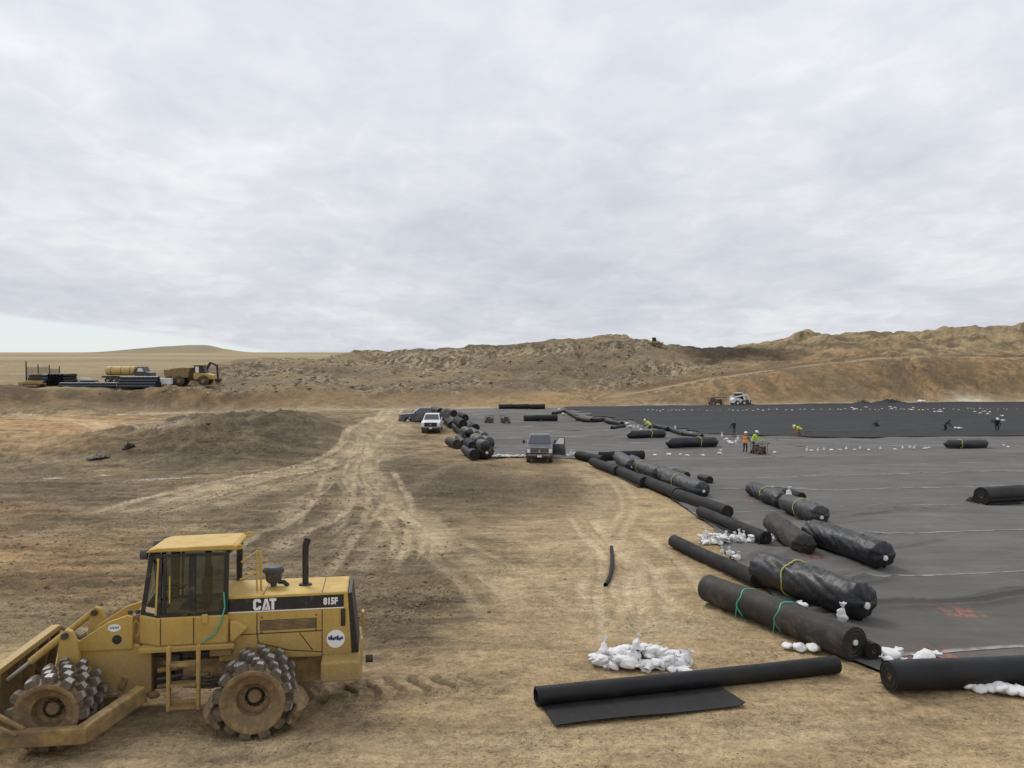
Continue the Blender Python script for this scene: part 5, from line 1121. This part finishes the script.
# ------------------------------------------------------------ yard on the left bench
def bench(px,D): x=at(px,D); return Vector((x,D,Lz(x,D)))
def screen():
    p=bench(26,128); R=thing('litter_fence','black mesh screen on tall posts left of the pipe stacks','fence',p)
    for i,(x,h) in enumerate(((0,4.0),(1.8,3.5),(3.5,3.4),(5.0,3.1))): MB().tube([(x,.3*i,-.5),(x+.03,.3*i,h)],.10 if i==0 else .08,8).build('post',M['black'],R,True)
    mm=glass_mat('black_mesh_net',(.62,.62,.62),0.); 
    for i,(x,w,h) in enumerate(((0,1.8,3.0),(1.8,1.7,3.0),(3.5,1.5,2.7))):
        g=MB()
        for k in range(13): g.bar((x+w*k/12,.3*i+.02,.3),(x+w*k/12,.3*i+.3*k/12+.02,h),.035,.035)
        for k in range(14): z=.3+(h-.3)*k/13; g.bar((x,.3*i+.02,z),(x+w,.3*i+.32,z-.03),.03,.03)
        o=g.build('net',M['black'],R)
    return R
screen()
def pipes(label,p,rz,L,rows,r=.22,mat='roll',ends=True):
    R=thing('pipe_stack',label,'pipes',p,(0,0,rz)); me=MB().lathe([(-L/2,r*.82),(-L/2,r),(L/2,r),(L/2,r*.82),(-L/2,r*.82)],axis='X',n=14).mesh('pipe'); me.materials.append(M[mat]); 
    for j,n in enumerate(rows):
        for k in range(n): o=link('pipe',me,R,True); o.location=(random.uniform(-.15,.15),(k-(n-1)/2)*2*r*1.02,r+j*r*1.76)
    for x in (-L*.3,L*.3): MB().box((x,0,-.05),(.15,rows[0]*2*r,.12)).build('timber',M['core'],R)
    return R
M['blue']=simple('dark_blue_grey_plastic',(.030,.038,.05),.4,var=.2)
pipes('stack of black pipes in front of the mesh screen',bench(46,126),.12,4.6,(5,4,3,2),.26,'blue')
pipes('dark stack of short pipes seen beside the mesh screen',bench(62,125),1.45,3.2,(6,6,5,5),.27,'roll')
pipes('long dark pipes lying low on the bench left of the tanker',bench(88,122),.02,9.,(3,2),.2,'blue')
pipes('pale-striped stack of dark pipes in front of the tanker truck',bench(139,122),.03,6.0,(5,4,3,2),.25,'blue')
tag(MB().box((0,0,.5),(1.9,1.1,1.0)).box((0,0,1.03),(2.0,1.2,.06)).box((-.4,-.56,.5),(.05,.02,.8)).build('site_box',M['white'],None,bevel=.03,loc=bench(85,127)),'small white box behind the long low pipes','box')
tag(MB().prism([(-1.7,0),(-1.7,.55),(-1.2,.7),(1.5,.6),(1.7,.3),(1.7,0)],-.7,.7).box((0,0,.75),(2.6,.9,.14)).build('dark_skip',M['roll_matt'],None,bevel=.05,loc=bench(89,125)),'low dark heap of folded sheeting beside the white box','sheeting')
tag(MB().box((0,0,.85),(1.9,1.2,.9)).box((0,0,1.33),(2.0,1.3,.06)).box((-.6,0,.2),(.3,1.0,.4)).box((.6,0,.2),(.3,1.0,.4)).build('site_box',M['white'],None,bevel=.03,loc=bench(165,124)),'small white tank on skids between the pipes and dump truck','tank')
def tanker():
    R=thing('tanker_truck','yellow tank truck with a dark cab behind the pipe stack','tanker truck',bench(128,130),(0,0,.02))
    MB().lathe([(-3.6,0),(-3.6,.5),(-3.45,.75),(1.2,.75),(1.35,.5),(1.35,0)],(0,0,2.05),'X',20).build('tank',M['yel2'],R,True)
    for x in (-2.6,-.9,.6): MB().lathe([(x-.04,.77),(x+.04,.77)],(0,0,2.05),'X',20).build('tank_band',M['steel'],R)
    MB().box((-.4,0,1.05),(7.6,.9,.3)).build('chassis',M['black'],R)
    c=MB().prism([(1.6,.8),(1.6,2.3),(2.0,2.75),(2.9,2.75),(3.3,1.9),(4.2,1.75),(4.3,.8)],-1.05,1.05).build('cab',M['dgrey'],R,bevel=.06)
    for s in (-1,1): MB().prism([(2.0,1.95),(2.15,2.55),(2.8,2.55),(3.1,1.95)],s*1.055-.01,s*1.055+.01).build('side_window',M['lamp'],c)
    for x in (-2.9,-1.8,3.4):
        for s in (-1,1): w=MB().lathe([(-.16,.2),(-.17,.42),(-.12,.5),(.12,.5),(.17,.42),(.16,.2)],n=18).build('wheel',M['rubber'],R,True); w.location=(x,s*.95,.5); MB().lathe([(s*.15,.25),(s*.08,.18),(s*.08,0)],n=14).build('rim',M['chrome'],w)
M['yel2']=simple('faded_yellow_tank',(.52,.36,.13),.6,var=.12,dust=.3)
tanker()
def dumper():
    R=thing('dump_truck','yellow articulated dump truck with a dark loaded body on the left bench','dump truck',bench(191,127),(0,0,.04)); Y=M['yel']
    MB().prism([(-3.8,1.6),(-3.9,2.6),(-.2,2.55),(0,2.9),(.3,2.9),(-.1,1.3),(-2.9,1.2)],-1.4,1.4).build('dump_body',M['mudyel'],R,bevel=.04)
    MB().prism([(-3.5,2.45),(-2.8,2.75),(-1.2,2.95),(-.2,2.9),(-.2,2.4)],-1.2,1.2).build('soil_load',M['mudyel'],R,bevel=.1)
    MB().box((.1,0,1.1),(7.0,.9,.4)).build('chassis',M['steel'],R)
    MB().prism([(.8,1.0),(.8,2.0),(2.6,2.0),(3.8,1.7),(3.9,1.0)],-1.1,1.1).build('engine_hood',Y,R,bevel=.06)
    c=MB().prism([(.75,1.9),(.8,3.3),(2.2,3.3),(2.55,1.95)],-.8,.8).build('cab',M['black'],R,bevel=.03); MB().box((1.5,0,3.34),(1.7,1.8,.10)).build('roof',Y,c)
    for s in (-1,1): MB().prism([(1.0,2.1),(1.0,3.1),(1.55,3.1),(1.55,2.1)],s*.81-.01,s*.81+.01).build('side_window',M['lamp'],c)
    for x in (-3.0,-1.5,2.4):
        for s in (-1,1): w=MB().lathe([(-.3,.35),(-.32,.7),(-.25,.85),(.25,.85),(.32,.7),(.3,.35)],n=20).build('wheel',M['rubber'],R,True); w.location=(x,s*1.1,.85); MB().lathe([(s*.28,.42),(s*.12,.3),(s*.12,0)],n=14).build('rim',Y,w)
    return R
dumper()
def excavator(label,p,rz,sc=1.,low=False):
    R=thing('excavator',label,'excavator',p,(0,0,rz)); Y=M['yel']
    for s in (-1,1): MB().prism([(-2.,.4),(-1.7,.05),(1.7,.05),(2.,.4),(1.7,.8),(-1.7,.8)],s*1.0-.28,s*1.0+.28).build('track',M['steel'],R,bevel=.05)
    MB().box((0,0,.85),(1.4,1.4,.2)).build('slew_ring',M['steel'],R)
    MB().prism([(-2.2,1.0),(-2.3,2.0),(.4,2.0),(1.3,1.7),(1.4,1.0)],-1.2,1.2).build('house',Y,R,bevel=.06); MB().prism([(.2,1.5),(.2,2.9),(1.1,2.9),(1.5,1.5)],.3,1.15).build('cab',M['black'],R,bevel=.04)
    z=.5 if low else 1.
    MB().bar((1.0,-.2,1.6),(3.0,-.2,1.6+2.6*z),.35,.45).bar((3.0,-.2,1.6+2.6*z),(4.8,-.2,1.4+2.2*z),.33,.4).build('boom',M['black'],R,bevel=.03); MB().bar((4.7,-.2,1.6+2.2*z),(4.9,-.2,.8),.3,.34).build('stick',M['black'],R,bevel=.03)
    MB().prism([(4.5,.2),(4.6,.9),(5.3,.9),(5.4,.5),(5.0,.1)],-.8,.4).build('bucket',M['steel'],R); R.scale=(sc,)*3; return R
excavator('yellow excavator with black boom right of the dump truck',bench(200,132),math.radians(-20),.8)
dozer('low yellow bulldozer half behind the soil heap on the far left',bench(34,121),math.radians(170),.75)
# ------------------------------------------------------------ scraps and dark heaps
def scrap(label,P,w,h,seed,mat='roll'):
    a=hit(*P[0]); b=hit(*P[1]); L=(b-a).length; c=(a+b)/2; nu,nv=40,14; u,v=np.meshgrid(np.linspace(-1,1,nu),np.linspace(-1,1,nv),indexing='ij')
    z=h*np.maximum(0,1-u**2)**.7*np.maximum(0,1-v**2)**.6*(.35+1.7*np.abs(fbm(u*4+seed,v*2.2,3,seed))*2); z+=.02
    x=u*L/2*(1+.15*fbm(v*2+seed,u*2,2,seed)); y=v*w/2*(1+.5*fbm(u*3,v*0+seed,3,seed+2))
    me=grid_mesh('sheet_scrap',np.stack([x.ravel(),y.ravel(),z.ravel()],1),nu,nv); me.materials.append(M[mat]); o=link('sheet_scrap',me); o.location=c; o.rotation_euler=(0,-math.asin((b-a).z/L),math.atan2((b-a).y,(b-a).x)); s=o.modifiers.new('t','SOLIDIFY'); s.thickness=.01; return tag(o,label,'sheeting')
scrap('crumpled strip of black sheeting on the orange soil, left',[(86,460),(110,456.5)],.9,.2,3)
scrap('crumpled black sheeting with a peak behind the rough mound',[(159,426),(204,424)],2.2,.28,5)
scrap('small dark strip of sheeting on the flank of the rough mound',[(124,450),(134,446)],.5,.3,6)
scrap('dark heap of sheeting at the hill foot, left of two',[(855,403.5),(869,403.3)],2.0,.45,8); scrap('longer dark heap of sheeting at the hill foot, right of two',[(873,403.3),(905,402.8)],2.2,.5,9)
scrap('black scrap at the end of the roll cut by the right frame edge',[(968,503),(982,503)],.7,.3,12,'roll_matt')
scrap('black bundle of sheeting on the black liner far right',[(989,423.5),(999,423)],1.0,.5,14)
scrap('small dark bundle on the black liner, centre right',[(872,427),(879,427)],.8,.5,15)
wb=hit(921,402.5); o=bag(wb,'big white bag at the hill foot beside the dark heaps',None,False,2.6,.3)
# ------------------------------------------------------------ loose stuff: clods and stones
def scatter(name,pts,size,mat,label,seed):
    r=np.random.default_rng(seed); ico=np.array([(-1,-1,-.5),(1,-1,-.6),(1.1,1,-.5),(-1,1,-.5),(-.6,-.7,.6),(.7,-.5,.7),(.5,.7,.5),(-.7,.6,.65)]); fc=np.array([(0,1,5,4),(1,2,6,5),(2,3,7,6),(3,0,4,7),(4,5,6,7)])
    n=len(pts); a=r.uniform(0,2*PI,n); s=size[:,None]*r.uniform(.6,1.3,(n,3))*np.array([1,1,.75]); V=ico[None]*(1+.35*r.uniform(-1,1,(n,8,3)))*s[:,None,:]*.5
    X=V[:,:,0]*np.cos(a)[:,None]-V[:,:,1]*np.sin(a)[:,None]; Y_=V[:,:,0]*np.sin(a)[:,None]+V[:,:,1]*np.cos(a)[:,None]
    V=np.stack([X,Y_,V[:,:,2]],-1)+pts[:,None,:]; F=(fc[None]+np.arange(n)[:,None,None]*8).reshape(-1,4)
    me=bpy.data.meshes.new(name); me.vertices.add(n*8); me.vertices.foreach_set('co',V.astype(np.float32).ravel()); nf=len(F); me.loops.add(nf*4); me.loops.foreach_set('vertex_index',F.astype(np.int32).ravel()); me.polygons.add(nf)
    me.polygons.foreach_set('loop_start',np.arange(0,nf*4,4,dtype=np.int32)); me.polygons.foreach_set('loop_total',np.full(nf,4,np.int32)); me.update(calc_edges=True); me.materials.append(mat); o=link(name,me); o['kind']='stuff'; tag(o,label,name.replace('_',' ')); return o
gm=ground.data; N_=len(gm.vertices); gc=np.zeros(N_*3,np.float32); gm.vertices.foreach_get('co',gc); gc=gc.reshape(-1,3).astype(float); rv=np.zeros(N_,np.float32); gm.attributes['rough'].data.foreach_get('value',rv)
cc=np.zeros(N_*4,np.float32); gm.color_attributes['soil_colour'].data.foreach_get('color',cc)
rr_=np.random.default_rng(5); D_=np.hypot(gc[:,0],gc[:,1]); az_=np.arctan2(gc[:,0],gc[:,1])
ok=(D_>9)&(D_<70)&(np.abs(az_)<.7)&(rv>.25); w=rv*ok*np.clip(rv-.3,.02,1)**2; 
# each vertex stands for an area growing with distance squared: even density over the ground
w=w*D_**1.2; w/=w.sum(); NC=30000; idx=rr_.choice(N_,NC,p=w); P_=gc[idx]+np.stack([rr_.normal(0,.08,NC),rr_.normal(0,.12,NC),np.zeros(NC)],1)
def clod_mat(name,k,c0,c1):
    g=G(name); n=g.noise(.8,4,.6); n2=g.noise(6,3,.6); return g.out(g.mix(g.ramp(g.math('ADD',g.math('MULTIPLY',n,.5),g.math('MULTIPLY',n2,.5)),(.35,0.),(.65,1.)),c0,c1),.95,g.bump(g.noise(60,3,.6),.5,.01),0.,.1)
scatter('soil_clods',P_,.018+.062*rr_.random(NC)**4*(1+.02*D_[idx]),clod_mat('clod_soil',1,(.12,.09,.058),(.27,.205,.13)),'loose brown soil clods scattered over the churned dirt',1)
ok=(D_>122)&(D_<188)&(np.abs(az_)<.7)&(rv>.5)&(gc[:,2]>2.4)&(gc[:,0]<45)&(gc[:,0]>-62); w=ok*np.where(gc[:,0]<32,1.,.25)*(.15+np.clip(fbm(gc[:,0]*.09,gc[:,1]*.09,3,25)+.1,0,1)*3); w/=w.sum(); idx=rr_.choice(N_,3600,p=w)
scatter('hill_stones',gc[idx]+np.array([0,0,.05]),.07+.42*rr_.random(3600)**5,clod_mat('pale_stone',1,(.26,.23,.18),(.50,.45,.37)),'pale stones and rubble strewn over the hill face',2)
idx=rr_.choice(N_,1500,p=w); scatter('hill_clods',gc[idx],.2+.5*rr_.random(1500)**3,clod_mat('dark_clod',1,(.07,.055,.037),(.14,.11,.07)),'dark lumps of soil strewn over the hill face',3)
